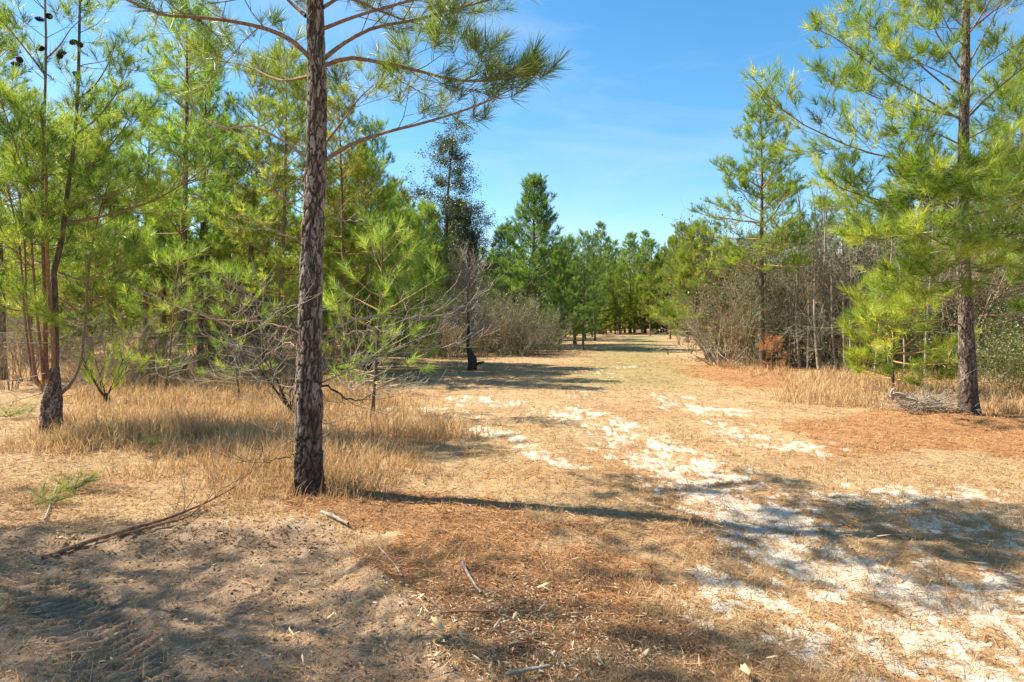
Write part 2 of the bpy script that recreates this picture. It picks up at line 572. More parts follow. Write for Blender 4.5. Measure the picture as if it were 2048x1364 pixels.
M['twig'] = woody('twig_bark', [(0.3, (0.10, 0.075, 0.05)), (0.7, (0.26, 0.20, 0.14))], 30, 1, 0.2)
M['dead'] = woody('dead_wood', [(0.25, (0.15, 0.115, 0.085)), (0.5, (0.31, 0.255, 0.20)), (0.75, (0.48, 0.42, 0.35))], 45, 0.6, 0.5, dist=0.005)
M['grey'] = woody('grey_twigs', [(0.3, (0.19, 0.15, 0.11)), (0.7, (0.44, 0.37, 0.29))], 12, 1, 0.2)
M['brush'] = woody('brush_twigs', [(0.3, (0.17, 0.12, 0.07)), (0.7, (0.43, 0.33, 0.21))], 12, 1, 0.2)
M['char'] = woody('charred_bark', [(0.3, (0.018, 0.014, 0.012)), (0.7, (0.10, 0.075, 0.06))], 30, 0.5, 0.9, dist=0.02)
M['cone'] = woody('pine_cone', [(0.3, (0.05, 0.03, 0.02)), (0.7, (0.17, 0.105, 0.06))], 60, 1, 0.3)


def ground_material():
    m, nt, out = new_mat('ground_soil')
    tc = nd(nt, 'ShaderNodeTexCoord')
    g = nd(nt, 'ShaderNodeAttribute', attribute_name='c')
    sp = nd(nt, 'ShaderNodeSeparateColor'); nt.links.new(g.outputs['Color'], sp.inputs[0])
    g2 = nd(nt, 'ShaderNodeAttribute', attribute_name='d')
    sp2 = nd(nt, 'ShaderNodeSeparateColor'); nt.links.new(g2.outputs['Color'], sp2.inputs[0])

    def noise(s, d=6, r=.6, sx=1, sy=1):
        mp = nd(nt, 'ShaderNodeMapping'); mp.inputs['Scale'].default_value = (sx, sy, 1)
        nt.links.new(tc.outputs['Object'], mp.inputs[0])
        n = nd(nt, 'ShaderNodeTexNoise'); n.inputs['Scale'].default_value = s
        n.inputs['Detail'].default_value = d; n.inputs['Roughness'].default_value = r
        nt.links.new(mp.outputs[0], n.inputs['Vector'])
        return n.outputs[0]
    n_f = noise(55, 5, .7); n_m = noise(9, 6, .65); n_l = noise(1.1, 4)
    n_s = noise(38, 4, .6, 0.35, 1.4)
    r_g = ramp(nt, [(0.32, (0.17, 0.11, 0.055)), (0.48, (0.37, 0.25, 0.13)), (0.66, (0.55, 0.40, 0.235))])
    nt.links.new(math_(nt, 'MULTIPLY_ADD', n_f, 0.5, math_(nt, 'MULTIPLY', n_m, 0.5)), r_g.inputs[0])
    r_s = ramp(nt, [(0.3, (0.20, 0.085, 0.035)), (0.5, (0.36, 0.18, 0.075)), (0.7, (0.50, 0.29, 0.14))])
    nt.links.new(n_f, r_s.inputs[0])
    r_d = ramp(nt, [(0.30, (0.15, 0.095, 0.056)), (0.5, (0.34, 0.232, 0.148)), (0.70, (0.48, 0.36, 0.25))])
    nt.links.new(math_(nt, 'MULTIPLY_ADD', n_f, 0.4, math_(nt, 'MULTIPLY', n_m, 0.6)), r_d.inputs[0])
    r_w = ramp(nt, [(0.32, (0.40, 0.31, 0.21)), (0.44, (0.60, 0.52, 0.41)), (0.60, (0.75, 0.68, 0.57))])
    nt.links.new(math_(nt, 'MULTIPLY_ADD', n_f, 0.45, math_(nt, 'MULTIPLY', n_m, 0.55)), r_w.inputs[0])
    col = mixc(nt, r_g.outputs[0], r_s.outputs[0], math_(nt, 'MULTIPLY', sp.outputs[1], 0.9))
    col = mixc(nt, col, (0.19, 0.19, 0.065), math_(nt, 'MULTIPLY', sp2.outputs[0], 0.55))
    col = mixc(nt, col, r_d.outputs[0], sp.outputs[2])
    # sand with fine ragged litter lying on it
    sm = math_(nt, 'ADD', sp.outputs[0], math_(nt, 'MULTIPLY_ADD', n_s, 3.0, -1.55))
    sm2 = nd(nt, 'ShaderNodeMapRange'); sm2.inputs[1].default_value = .25; sm2.inputs[2].default_value = .70
    nt.links.new(sm, sm2.inputs[0])
    smask = math_(nt, 'MULTIPLY', sm2.outputs[0], math_(nt, 'MINIMUM', math_(nt, 'MULTIPLY', sp.outputs[0], 5.0), 1.0))
    col = mixc(nt, col, r_w.outputs[0], smask)
    var = ramp(nt, [(0.3, (0.86, 0.84, 0.82)), (0.7, (1.12, 1.10, 1.06))])
    nt.links.new(n_l, var.inputs[0])
    col = mixc(nt, col, var.outputs[0], 1.0, 'MULTIPLY')
    b = nd(nt, 'ShaderNodeBsdfPrincipled')
    nt.links.new(col, b.inputs['Base Color'])
    b.inputs['Roughness'].default_value = .95
    b.inputs['Specular IOR Level'].default_value = .1
    bp = nd(nt, 'ShaderNodeBump'); bp.inputs['Strength'].default_value = .9; bp.inputs['Distance'].default_value = .035
    nt.links.new(math_(nt, 'MULTIPLY_ADD', n_f, 0.6, n_m), bp.inputs['Height'])
    nt.links.new(bp.outputs[0], b.inputs['Normal'])
    nt.links.new(b.outputs[0], out.inputs[0])
    return m


# ------------------------------------------------------------------ ground sheet
def axis(step0, lin, growth, end):
    a = [0.0]; s = step0
    while a[-1] < end:
        if a[-1] > lin: s *= growth
        a.append(a[-1] + s)
    return np.array(a)


def make_ground():
    xs = axis(0.022, 3.2, 1.05, 900); xs = np.concatenate([-xs[:0:-1], xs])
    yp = 2.6 + axis(0.016, 1.6, 1.022, 1100); yn = 2.6 - axis(0.03, 0.1, 1.10, 300)[1:][::-1]
    ys = np.concatenate([yn, yp])
    X, Y = np.meshgrid(xs, ys)
    Z = hgt(X, Y)
    s, st, d, t, g, n1, n2, n3 = masks(X, Y)
    nx, ny = len(xs), len(ys)
    i = np.arange(ny - 1)[:, None] * nx; j = np.arange(nx - 1)[None]
    A = (i + j).ravel()
    T = np.concatenate([np.stack([A, A + 1, A + nx + 1], 1), np.stack([A, A + nx + 1, A + nx], 1)])
    mb = MB()
    mb.add(np.stack([X, Y, Z], -1).reshape(-1, 3), T, 0, np.stack([s, st, d], -1).reshape(-1, 3))
    o = mb.obj('ground', [ground_material()])
    at = o.data.attributes.new('d', 'FLOAT_COLOR', 'POINT')
    C = np.stack([g, t, g * 0, g * 0 + 1], -1).reshape(-1, 4).astype(np.float32)
    at.data.foreach_set('color', C.ravel())
    o['kind'] = 'structure'
    o['label'] = 'sandy clearing floor with pale wheel tracks, dry grass and grey dirt'
    print('ground', nx, ny, len(T))


make_ground()


# ------------------------------------------------------------------ ground cover
def scatter(rng, n, y0, y1, xr=0.95, xmin=2.0):
    u = rng.random(n)
    Y = (y0 ** -.5 + u * (y1 ** -.5 - y0 ** -.5)) ** -2
    X = rng.uniform(-1, 1, n) * (Y * xr + xmin)
    return X, Y


def blades(mb, X, Y, Z, h, w, rng, lean=0.35, rnd=None, seg=True, m=0):
    n = len(X)
    az = rng.uniform(0, 2 * pi, n)
    le = np.abs(rng.normal(lean, 0.22, n))
    dx, dy = np.cos(az), np.sin(az)
    B = np.stack([X, Y, Z], 1)
    wa = az + pi / 2 + rng.normal(0, .7, n)
    wv = np.stack([np.cos(wa), np.sin(wa), np.zeros(n)], 1) * (w * 0.5)[:, None]
    mid = B + np.stack([dx * np.sin(le) * h * .55, dy * np.sin(le) * h * .55, np.cos(le) * h * .55], 1)
    l2 = np.minimum(le * 1.9 + .1, 1.75)
    tip = mid + np.stack([dx * np.sin(l2) * h * .45, dy * np.sin(l2) * h * .45, np.cos(l2) * h * .45], 1)
    r = rng.random(n) if rnd is None else rnd
    c = np.stack([r, rng.random(n), np.zeros(n)], 1)
    if seg:
        V = np.stack([B - wv, B + wv, mid - wv * .8, mid + wv * .8, tip], 1).reshape(-1, 3)
        i = np.arange(n)[:, None] * 5
        T = np.concatenate([i + [0, 1, 3], i + [0, 3, 2], i + [2, 3, 4]])
        mb.add(V, T, m, np.repeat(c, 5, 0))
    else:
        V = np.stack([B - wv, B + wv, tip], 1).reshape(-1, 3)
        mb.add(V, np.arange(n * 3).reshape(-1, 3), m, np.repeat(c, 3, 0))


def tufted(rng, X, Y, k, spread):
    n = len(X)
    return (np.repeat(X, k) + rng.normal(0, spread, n * k) * (1 + .02 * np.repeat(Y, k)), np.repeat(Y, k) + rng.normal(0, spread, n * k))


def ground_cover():
    rng = np.random.default_rng(21)
    # tall straw-coloured grass
    X, Y = scatter(rng, 60000, 5.5, 45)
    s, st, d, t, g, n1, n2, n3 = masks(X, Y)
    keep = (rng.random(len(X)) < t ** 1.2 * (0.80 + 1.7 * n1 + 1.8 * n2)) & (s < .5)
    X, Y, n1, t = X[keep], Y[keep], n1[keep], t[keep]
    k = 8
    hh = np.repeat((0.125 + 0.26 * np.clip(n1 + .5, 0, 1)) * (.45 + .55 * t) * rng.uniform(.55, 1.3, len(X)), k)
    X2, Y2 = tufted(rng, X, Y, k, 0.035)
    mb = MB()
    n = len(X2)
    blades(mb, X2, Y2, hgt(X2, Y2) - .01, hh * rng.uniform(.35, 1.35, n), 0.0032 + 0.00050 * Y2, rng, 0.42,
           np.clip(np.repeat(rng.normal(.52, .24, len(X)), k), 0, 1))
    o = mb.obj('tall_dry_grass', [M['grass']], kind='stuff', smooth=False)
    o['label'] = 'knee-high straw-coloured dry grass around the pines'; o['category'] = 'grass'
    print('tall', n)
    # short cropped grass and weeds over the clearing
    X, Y = scatter(rng, 110000, 1.6, 48, 0.95)
    s, st, d, t, g, n1, n2, n3 = masks(X, Y)
    keep = rng.random(len(X)) < (0.6 + 2.6 * n2) * (1 - .62 * s) * (1 - .90 * d) * (1 - .45 * st)
    X, Y, g, n1, s, d = X[keep], Y[keep], g[keep], n1[keep], s[keep], d[keep]
    k = 5
    X2, Y2 = tufted(rng, X, Y, k, 0.018)
    n = len(X2)
    mb = MB()
    gg = np.repeat(g, k)
    isg = rng.random(n) < gg * 0.5 + 0.025
    hh = np.repeat(np.clip(0.05 + 0.11 * (n1 + .30), .02, .2), k) * rng.uniform(.5, 1.5, n) * (1 - .4 * gg)
    r = np.clip(np.repeat(rng.normal(.5, .22, len(X)), k), 0, 1)
    for sel, m in ((~isg, 0), (isg, 1)):
        blades(mb, X2[sel], Y2[sel], hgt(X2[sel], Y2[sel]) - .004, hh[sel], (0.0026 + 0.00058 * Y2)[sel], rng, 0.70, r[sel], seg=False, m=m)
    o = mb.obj('short_dry_grass', [M['grass'], M['shrub_leaf']], kind='stuff', smooth=False)
    o['label'] = 'short tan grass growing over the clearing and the track'; o['category'] = 'grass'
    print('short', n)
    # fallen needles and stems lying flat
    X, Y = scatter(rng, 260000, 1.6, 30, 0.95)
    s, st, d, t, g, n1, n2, n3 = masks(X, Y)
    keep = rng.random(len(X)) < (0.42 + .7 * st + .5 * n1) * (1 - .66 * s) * (1 - .72 * d) * (1 - .7 * tyre(X, Y)[2])
    X, Y, st, n2, s, d = X[keep], Y[keep], st[keep], n2[keep], s[keep], d[keep]
    n = len(X)
    L = rng.uniform(.05, .17, n) * (1 + .02 * Y); az = rng.uniform(0, pi, n) + .2
    w = 0.0022 + .0005 * Y
    Z = hgt(X, Y)
    dz = rng.normal(0, .10, n)
    dx, dy = np.cos(az) * L * .5, np.sin(az) * L * .5
    lift = .004 + np.abs(rng.normal(0, .010, n)) + np.abs(dz) * L * .4
    A = np.stack([X - dx, Y - dy, Z + lift - dz * L * .5], 1); B = np.stack([X + dx, Y + dy, Z + lift + dz * L * .5], 1)
    P = np.stack([-np.sin(az), np.cos(az), rng.normal(0, .5, n)], 1) * (w * .5)[:, None]
    V = np.stack([A - P, A + P, B], 1).reshape(-1, 3)
    r = np.clip(rng.normal(.55, .22, n) - .22 * st, 0, 1)
    mb = MB()
    mb.add(V, np.arange(n * 3).reshape(-1, 3), 0, np.repeat(np.stack([r, rng.random(n), r * 0], 1), 3, 0))
    o = mb.obj('pine_straw', [M['straw']], kind='stuff', smooth=False)
    o['label'] = 'fallen rust-brown pine needles littering the ground'; o['category'] = 'pine straw'
    print('straw', n)
    # leaf and bark crumbs
    X, Y = scatter(rng, 80000, 1.8, 26, .95)
    s, st, d, t, g, n1, n2, n3 = masks(X, Y)
    leafy_left = inside(X + n1, Y + n2, gp([(-900, 870), (100, 870), (400, 930), (600, 985), (700, 1060), (480, 1130), (0, 1150), (-900, 1150)])) * 1.0
    leafy_left = np.maximum(leafy_left, inside(X, Y, gp([(1330, 760), (1350, 735), (1500, 735), (1700, 755), (1650, 780)])) * .6)
    keep = rng.random(len(X)) < (.06 + .22 * d + .8 * leafy_left + .14 * st) * (1 - .8 * tyre(X, Y)[2]) * (1 - .6 * s)
    X, Y, ll, d = X[keep], Y[keep], leafy_left[keep], d[keep]
    n = len(X)
    mb = MB()
    N = np.zeros((n, 3)); N[:, 2] = 3.0
    leaves(mb, np.stack([X, Y, hgt(X, Y) + .010 + rng.random(n) * .012], 1), N, 0.022 + .0025 * Y, rng, 0,
           np.clip(rng.normal(.58, .25, n), 0, 1))
    o = mb.obj('leaf_litter', [M['dry_leaf']], kind='stuff', smooth=False)
    o['label'] = 'brown leaf and bark crumbs strewn on the dirt'; o['category'] = 'leaf litter'
    print('litter', n)


ground_cover()


# ------------------------------------------------------------------ pines
def live_branch(rng, mw, shoots, p, d, L, r, dens=7, lift=0.35, sub=0.5, twigs=2, k=5, wig=0.07, start=0.22, path=None, r_end=0.25,
                tubes=True, subr=0.4, mat=0, tmat=0):
    P = grow_path(rng, p, d, L, 8, lift, wig) if path is None else path
    n = len(P)
    L = np.linalg.norm(np.diff(P, axis=0), axis=1).sum()
    rr = r * (1 - (1 - r_end) * np.linspace(0, 1, n))
    tube(mw, P, rr, k, mat)
    ns = max(2, int(L * dens * (1 - start)))
    tang = np.gradient(P, axis=0)
    sg = 1
    for i in range(ns):
        s = start + (1 - start) * (i + rng.uniform(.1, .9)) / ns
        x = s * (n - 1); a = min(int(x), n - 2); f = x - a
        q = P[a] * (1 - f) + P[a + 1] * f
        sg = -sg
        dd = side_dir(rng, tang[a], sg, rng.uniform(.6, 1.05), rng.normal(.25, .45))
        Ls = ((1 - s) * L * sub + rng.uniform(.10, .26)) * rng.uniform(.75, 1.15)
        Q = grow_path(rng, q, dd, Ls, 5, .45, .12)
        r0 = max(r * subr * (1 - s * .4), .0025)
        tube(mw, Q, np.linspace(r0, max(r0 * .5, .002), 5), 3, tmat)
        rn = rng.random()
        if shoots is not None:
            shoots.append((Q[-1], Q[-1] - Q[-2] + UP * .02, rn, 1.0))
        nt_ = int(round(Ls * twigs / .22)) if Ls > .22 else 0
        for j in range(nt_):
            b = rng.integers(1, 4)
            f2 = rng.random()
            qq = Q[b] * (1 - f2) + Q[b + 1] * f2
            d2 = side_dir(rng, Q[b + 1] - Q[b], rng.choice([-1, 1]), rng.uniform(.55, 1.0), rng.normal(.3, .4))
            L2 = rng.uniform(.07, .2) + Ls * .12
            R = grow_path(rng, qq, d2, L2, 3, .4, .1)
            tube(mw, R, np.linspace(r0 * .55, .0018, 3), 3, tmat)
            if shoots is not None:
                shoots.append((R[-1], R[-1] - R[-2] + UP * .02, np.clip(rn + rng.normal(0, .12), 0, 1), rng.uniform(.75, 1.05)))
    if shoots is not None:
        e = unit(P[-1] - P[-2])
        shoots.append((P[-1] + e * .04, e + UP * .1, rng.random(), 1.1))


def trunk_path(rng, H, lean=0.02, wob=0.05, n=24):
    z = np.linspace(0, H, n)
    a = rng.uniform(0, 2 * pi)
    x = lean * z * cos(a) + wob * np.sin(z * rng.uniform(.5, .9) + rng.uniform(0, 6)) * (z / H)
    y = lean * z * sin(a) + wob * np.sin(z * rng.uniform(.5, .9) + rng.uniform(0, 6)) * (z / H)
    x -= x[0]; y -= y[0]
    return np.stack([x, y, z], 1)


def at_z(P, z):
    return np.array([np.interp(z, P[:, 2], P[:, i]) for i in range(3)])


def pine_branches(rng, P, H, hb, Lmax, shape=.8, gap=.55, per=(4, 6), dens=6, twigs=1.6, sub=.5, el=(-.05, .95), lmin=.22, tipf=1.0):
    """yield (base, dir, length, radius, rel height)"""
    z = hb
    a0 = rng.uniform(0, 6)
    while z < H - .18:
        f = (z - hb) / (H - hb)
        prof = (1 - f) ** shape
        if f < .15: prof *= .7 + 2 * f
        for b in range(rng.integers(*per)):
            a0 += 2.4 + rng.normal(0, .35)
            L = (Lmax * prof + lmin) * rng.uniform(.65, 1.12)
            e = el[0] + (el[1] - el[0]) * f ** 1.1 + rng.normal(0, .12)
            yield at_z(P, z + rng.normal(0, .06)), np.array([cos(a0) * cos(e), sin(a0) * cos(e), sin(e)]), L, max(.006, .012 * L + .003), f
        z += gap * (1 - .45 * f) * rng.uniform(.8, 1.2)


def make_pine(name, seed, H, r, hb, Lmax, label, shape=.8, gap=.55, per=(4, 6), dens=6, twigs=1.6, n=40, nl=.16, w=.004, el=(-.05, .95),
              dead=6, spread=(.3, 1.1), lift=.4, k=10, P=None, sub=.5, bark='bark', group=None, start=.22, lean=.015, smat='needle', topn=3, cyl=.2):
    rng = np.random.default_rng(seed)
    t = thing(name, label, 'tree', group=group)
    P = trunk_path(rng, H, lean) if P is None else P
    H = P[-1, 2]
    z = P[:, 2] / H
    R = r * (1 - z) ** .85 + .006 + r * .35 * np.exp(-P[:, 2] / .12)
    mt = MB(); tube(mt, P, R, k, 0)
    mt.obj('trunk', [M[bark]], t)
    mc = MB(); sh = []
    for b, d, L, rr, f in pine_branches(rng, P, H, hb, Lmax, shape, gap, per, el=el):
        live_branch(rng, mc, sh, b, d, L, rr, dens, lift, sub, twigs, 4, start=start)
    for i in range(dead):
        zz = rng.uniform(.12 * hb + .2, max(hb, .6)); a = rng.uniform(0, 2 * pi)
        live_branch(rng, mc, None, at_z(P, zz), (cos(a), sin(a), rng.uniform(-.15, .3)), rng.uniform(.4, 1.0) * min(1.3, Lmax), .010, 4, .1, .5, 1.0, 4, mat=2, tmat=2)
    e = np.array([0, 0, 1.0])
    sh.append((P[-1] + e * .1, e, .6, 1.1))
    for i in range(topn):
        a = rng.uniform(0, 6.3); q = P[-1] - e * rng.uniform(.1, .5)
        dd = unit((cos(a) * .5, sin(a) * .5, 1)); tip = q + dd * .35
        tube(mc, np.array([q, tip]), [.006, .003], 3, 0); sh.append((tip, dd, rng.random(), 1.0))
    needles(mc, sh, n, nl, w, rng, 1, spread, cyl=cyl)
    c = mc.obj('crown', [M['limb'], M[smat], M['dead']], t)
    c['kind'] = 'stuff'
    print(name, seed, 'shoots', len(sh), 'tris', sum(len(x) for x in mc.T))
    return t


random.seed(5)


def put(t, px, D, rz=0.0, scale=1.0, tint=None, X=None):
    x = AX(px, D) if X is None else X
    t.location = (x, D, H1(x, D) - .02)
    t.rotation_euler = (0, 0, rz)
    t.scale = (scale,) * 3
    if tint:
        for c in t.children_recursive:
            if c.name.startswith(('crown', 'needles')): c.color = (*tint, 1)
    return t


def place(src, px, D, rz, scale, label, group, tint=None, X=None):
    x = AX(px, D) if X is None else X
    return copy_tree(src, (x, D, H1(x, D) - .02), rz, scale, label, group, tint)


# ------------------------------------------------------------------ foreground pine with plated bark
def bark_trunk(mb, P, R, k, dz, rng, cell=(.052, .13), depth=.020, seed=0, buttress=.3, char=1.0):
    """trunk whose bark plates are real relief; P,R control points"""
    H = P[-1, 2]
    n = int(H / dz)
    z = np.linspace(P[0, 2], H, n)
    cx = np.interp(z, P[:, 2], P[:, 0]); cy = np.interp(z, P[:, 2], P[:, 1]); r = np.interp(z, P[:, 2], R)
    a = np.arange(k) * 2 * pi / k
    A, Zg = np.meshgrid(a, z)
    Rg = np.repeat(r[:, None], k, 1)
    nc = max(6, int(round(2 * pi * R[0] * .85 / cell[0])))
    U = A / (2 * pi) * nc
    wx = (fbm(np.cos(A) * 2 + 9 + seed, np.sin(A) * 2 + Zg * 9, 3) - .5) * 1.2
    U = U + wx
    Vv = Zg / cell[1] + (fbm(np.cos(A) * 3 + Zg * 4, np.sin(A) * 3 + 3 + seed, 3) - .5) * 1.4
    ui = np.floor(U).astype(int); vi = np.floor(Vv).astype(int)
    f1 = np.full(U.shape, 9.0); f2 = np.full(U.shape, 9.0); idr = np.zeros(U.shape)
    jx = np.random.default_rng(seed + 1).random((256, 256)); jy = np.random.default_rng(seed + 2).random((256, 256)); jr = np.random.default_rng(seed + 3).random((256, 256))
    for du in (-1, 0, 1):
        for dv in (-1, 0, 1):
            cu, cv = ui + du, vi + dv
            hu = np.mod(cu, nc) & 255; hv = cv & 255
            d = np.hypot(cu + jx[hu, hv] - U, (cv + jy[hu, hv] - Vv))
            upd = d < f1
            f2 = np.where(upd, f1, np.minimum(f2, d)); idr = np.where(upd, jr[hu, hv], idr); f1 = np.where(upd, d, f1)
    crack = sst(.0, .22, f2 - f1 + (fbm(U * 5 + 3, Vv * 7, 3) - .5) * .35)
    fur = sst(.0, .09, np.abs(fbm(U * .75 + 20, Vv * .33 + 9, 3) - .5))
    crack = crack * (.25 + .75 * fur)
    flake = np.round(fbm(U * 2.6 + 50, Vv * 4.3, 4) * 6) / 6 * .6 + fbm(U * 6 + 5, Vv * 9, 3) * .4
    taper = np.clip(Rg / R[0], .25, 1)
    hgt_ = (crack - .75) * depth + (idr - .5) * depth * .7 + (flake - .5) * depth * .8
    big = (fbm(np.cos(A) * 1.5, Zg * 1.2 + seed, 3) - .5) * .02
    Rr = Rg + (hgt_ + big) * taper ** .7
    lob = 1 + buttress * np.exp(-np.maximum(Zg, 0) / .13) * (0.8 + .45 * np.sin(A * 5 + 1))
    Rr = Rr * lob
    V = np.stack([cx[:, None] + Rr * np.cos(A + pi / 2), cy[:, None] + Rr * np.sin(A + pi / 2), Zg], -1)
    i = np.arange(n - 1)[:, None] * k; j = np.arange(k)[None]; j2 = (j + 1) % k
    a_, b_, c_, d_ = (i + j).ravel(), (i + j2).ravel(), (i + k + j2).ravel(), (i + k + j).ravel()
    T = np.concatenate([np.stack([a_, b_, c_], 1), np.stack([a_, c_, d_], 1)])
    # plate tone: deep furrows show older dark bark, plates differ, foot is scorched
    scorch = sst(1.0, .1, Zg + (fbm(np.cos(A) * 2, Zg * 3 + np.sin(A) * 2, 3) - .5) * 1.2)
    tone = np.clip(crack * (.40 + .42 * idr + .8 * (flake - .42)) + .02, 0, 1) * (1 - .6 * char * scorch)
    C = np.stack([tone, idr, crack], -1).reshape(-1, 3)
    mb.add(V.reshape(-1, 3), T, 0, C)


def hpath(pts, D, dy, base, n=14):
    """pixel polyline of a limb of the tree at distance D, swinging dy metres in depth towards its end, in tree space"""
    L = [0]
    for a, b in zip(pts[:-1], pts[1:]):
        L.append(L[-1] + math.hypot(b[0] - a[0], b[1] - a[1]))
    out = []
    for (px, py), l in zip(pts, L):
        d = D + dy * l / L[-1]
        out.append((AX(px, d) - base[0], d - base[1], AZ(py, d) - base[2]))
    return smooth_path(out, n)


def kink(rng, P, a=.010):
    n = rng.normal(0, a, P.shape); n[0] = 0
    return P + n


def foreground_pine():
    rng = np.random.default_rng(101)
    D = 6.24
    x = AX(618, D); z0 = H1(x, D) - .03
    t = thing('pine_tree', 'tall pine with thick dark plated bark and dead grey lower branches in dry grass', 'tree', (x, D, z0))
    base = (x, D, z0)
    cl = [(618, 985), (618, 880), (618, 780), (620, 652), (624, 500), (629, 400), (633, 300), (634, 150), (630, 20), (628, -150), (630, -400), (626, -700)]
    P = np.array([(AX(px, D) - x, 0, AZ(py, D) - z0) for px, py in cl]); P[0, 2] = -.05
    P = np.concatenate([P, [[P[-1, 0], 0, 9.2]]])
    rad = np.array([.126, .116, .112, .104, .098, .094, .086, .080, .074, .062, .044, .024, .006])
    mt = MB(); low = P[:, 2] < 5.4
    zc = np.append(P[low][:, 2], 5.2)
    bark_trunk(mt, np.stack([np.interp(zc, P[:, 2], P[:, 0]), zc * 0, zc], 1), np.interp(zc, P[:, 2], rad), 110, .0085, rng, seed=4)
    up = np.linspace(5.19, 9.2, 30)
    tube(mt, np.stack([np.interp(up, P[:, 2], P[:, 0]), up * 0, up], 1), np.interp(up, P[:, 2], rad), 20, 0)
    mt.obj('trunk', [M['bark_plate']], t)
    live = [
        ([(625, 122), (590, 86), (545, 62), (480, 45), (400, 35), (330, 30), (265, 5), (190, -30)], -.7, .024, 4.5),
        ([(612, 32), (580, 4), (545, -30), (480, -60)], .8, .020, 5),
        ([(650, 116), (690, 85), (750, 55), (830, 40), (900, 20), (980, 0), (1050, -25)], .5, .022, 6.5),
        ([(652, 130), (700, 116), (760, 125), (830, 140), (900, 158), (960, 162), (1010, 158), (1060, 150)], -.4, .021, 7),
        ([(648, 322), (700, 290), (770, 265), (850, 245), (930, 220), (980, 200), (1035, 172)], -.2, .020, 4.0),
        ([(646, 15), (690, -5), (760, 22), (830, 46), (890, 50)], 1.1, .018, 6),
        ([(640, 300), (690, 235), (720, 195), (760, 160)], 1.9, .015, 5),
        ([(628, 150), (560, 160), (500, 135), (430, 120)], 1.8, .015, 4.5),
        ([(640, 60), (720, 30), (860, -10), (960, -40)], -.5, .020, 5),
        ([(634, -40), (560, -80), (430, -100), (330, -110)], -.9, .020, 5),
    ]
    for pts, dy, r, dens in live:
        mw = MB(); sh = []
        path = hpath(pts, D, dy, base)
        live_branch(rng, mw, sh, None, None, 1, r, dens * 1.5, .3, .5, 1.6, 8, path=path, start=.25, subr=.28, r_end=.2, mat=0, tmat=1)
        br = mw.obj('branch', [M['limb'], M['twig']], t)
        # bare dead twigs stay on the inner half, live fans crowd the outer part
        p0 = path[0]; Lh = np.linalg.norm(path[-1] - p0)
        sh = [s for s in sh if np.linalg.norm(s[0] - p0) > Lh * rng.uniform(.35, .62)]
        mn = MB(); needles(mn, sh, 46, .215, .0040, rng, 0, (.25, 1.15), two=True, cyl=.10)
        nn = mn.obj('needles', [M['needle']], br, kind='stuff'); nn.color = (1.05, 1.1, .9, 1)
    dead = [
        ([(605, 312), (565, 280), (500, 256), (440, 255), (402, 232), (382, 195), (380, 120)], -.5, .017, 3.5, 'dead'),
        ([(605, 487), (560, 466), (510, 456), (458, 456)], -.4, .010, 5, 'dead'),
        ([(603, 668), (560, 652), (513, 644), (432, 635), (366, 618), (304, 593), (250, 566)], .5, .015, 4, 'limb'),
        ([(598, 768), (545, 736), (505, 708), (470, 677), (450, 640)], -.7, .010, 5, 'dead'),
        ([(595, 773), (530, 765), (460, 757), (380, 760), (300, 746)], .4, .008, 4, 'grey'),
        ([(592, 915), (550, 918), (520, 930), (492, 948)], -.6, .008, 5, 'char'),
        ([(594, 890), (560, 866), (520, 838)], -.4, .005, 3, 'dead'),
        ([(645, 668), (700, 641), (760, 632), (840, 637), (900, 625), (945, 600), (985, 570)], -.3, .017, 3.5, 'dead'),
        ([(645, 765), (700, 738), (760, 716), (830, 702), (900, 690), (965, 678)], -.5, .011, 4, 'dead'),
        ([(643, 772), (668, 780), (688, 797), (708, 801), (735, 792), (765, 774), (805, 752), (850, 745)], .4, .015, 4, 'char'),
        ([(648, 432), (690, 440), (745, 441)], -.4, .010, 4, 'grey'),
        ([(640, 690), (690, 670), (740, 660), (800, 668)], -.6, .007, 5, 'dead'),
        ([(600, 740), (560, 720), (530, 680), (520, 640)], -.5, .006, 5, 'dead'),
        ([(600, 790), (570, 800), (530, 790), (490, 800)], -.5, .005, 5, 'grey'),
        ([(644, 720), (690, 770), (760, 790), (830, 770)], -.9, .007, 4, 'dead'),
        ([(640, 840), (665, 850), (690, 856)], -.2, .005, 3, 'dead'),
        ([(600, 700), (560, 690), (500, 740), (450, 730)], .8, .008, 4, 'dead'),
        ([(612, 420), (570, 400), (530, 350), (520, 300)], -.6, .007, 4, 'grey'),
        ([(600, 700), (555, 620), (480, 590), (440, 600)], -1.0, .007, 5, 'dead'),
    ]
    for pts, dy, r, dens, mt_ in dead:
        mw = MB()
        live_branch(rng, mw, None, None, None, 1, r * .72, dens * 2.4, .5, .36, 2.0, 7, path=kink(rng, hpath(pts, D, dy, base, 20)), start=.2, subr=.34, r_end=.2)
        mw.obj('dead_branch', [M[mt_]], t)
    # the crown above the frame
    mc = MB(); sh = []
    for b, d, L, rr, f in pine_branches(rng, P, 9.2, 4.7, 1.65, .6, .55, (4, 6)):
        live_branch(rng, mc, sh, b, d, L, rr, 5.5, .4, .5, 1.5, 5)
    needles(mc, sh, 40, .21, .0045, rng, 1, (.25, 1.15), cyl=.14)
    mc.obj('crown', [M['limb'], M['needle']], t, kind='stuff')


foreground_pine()


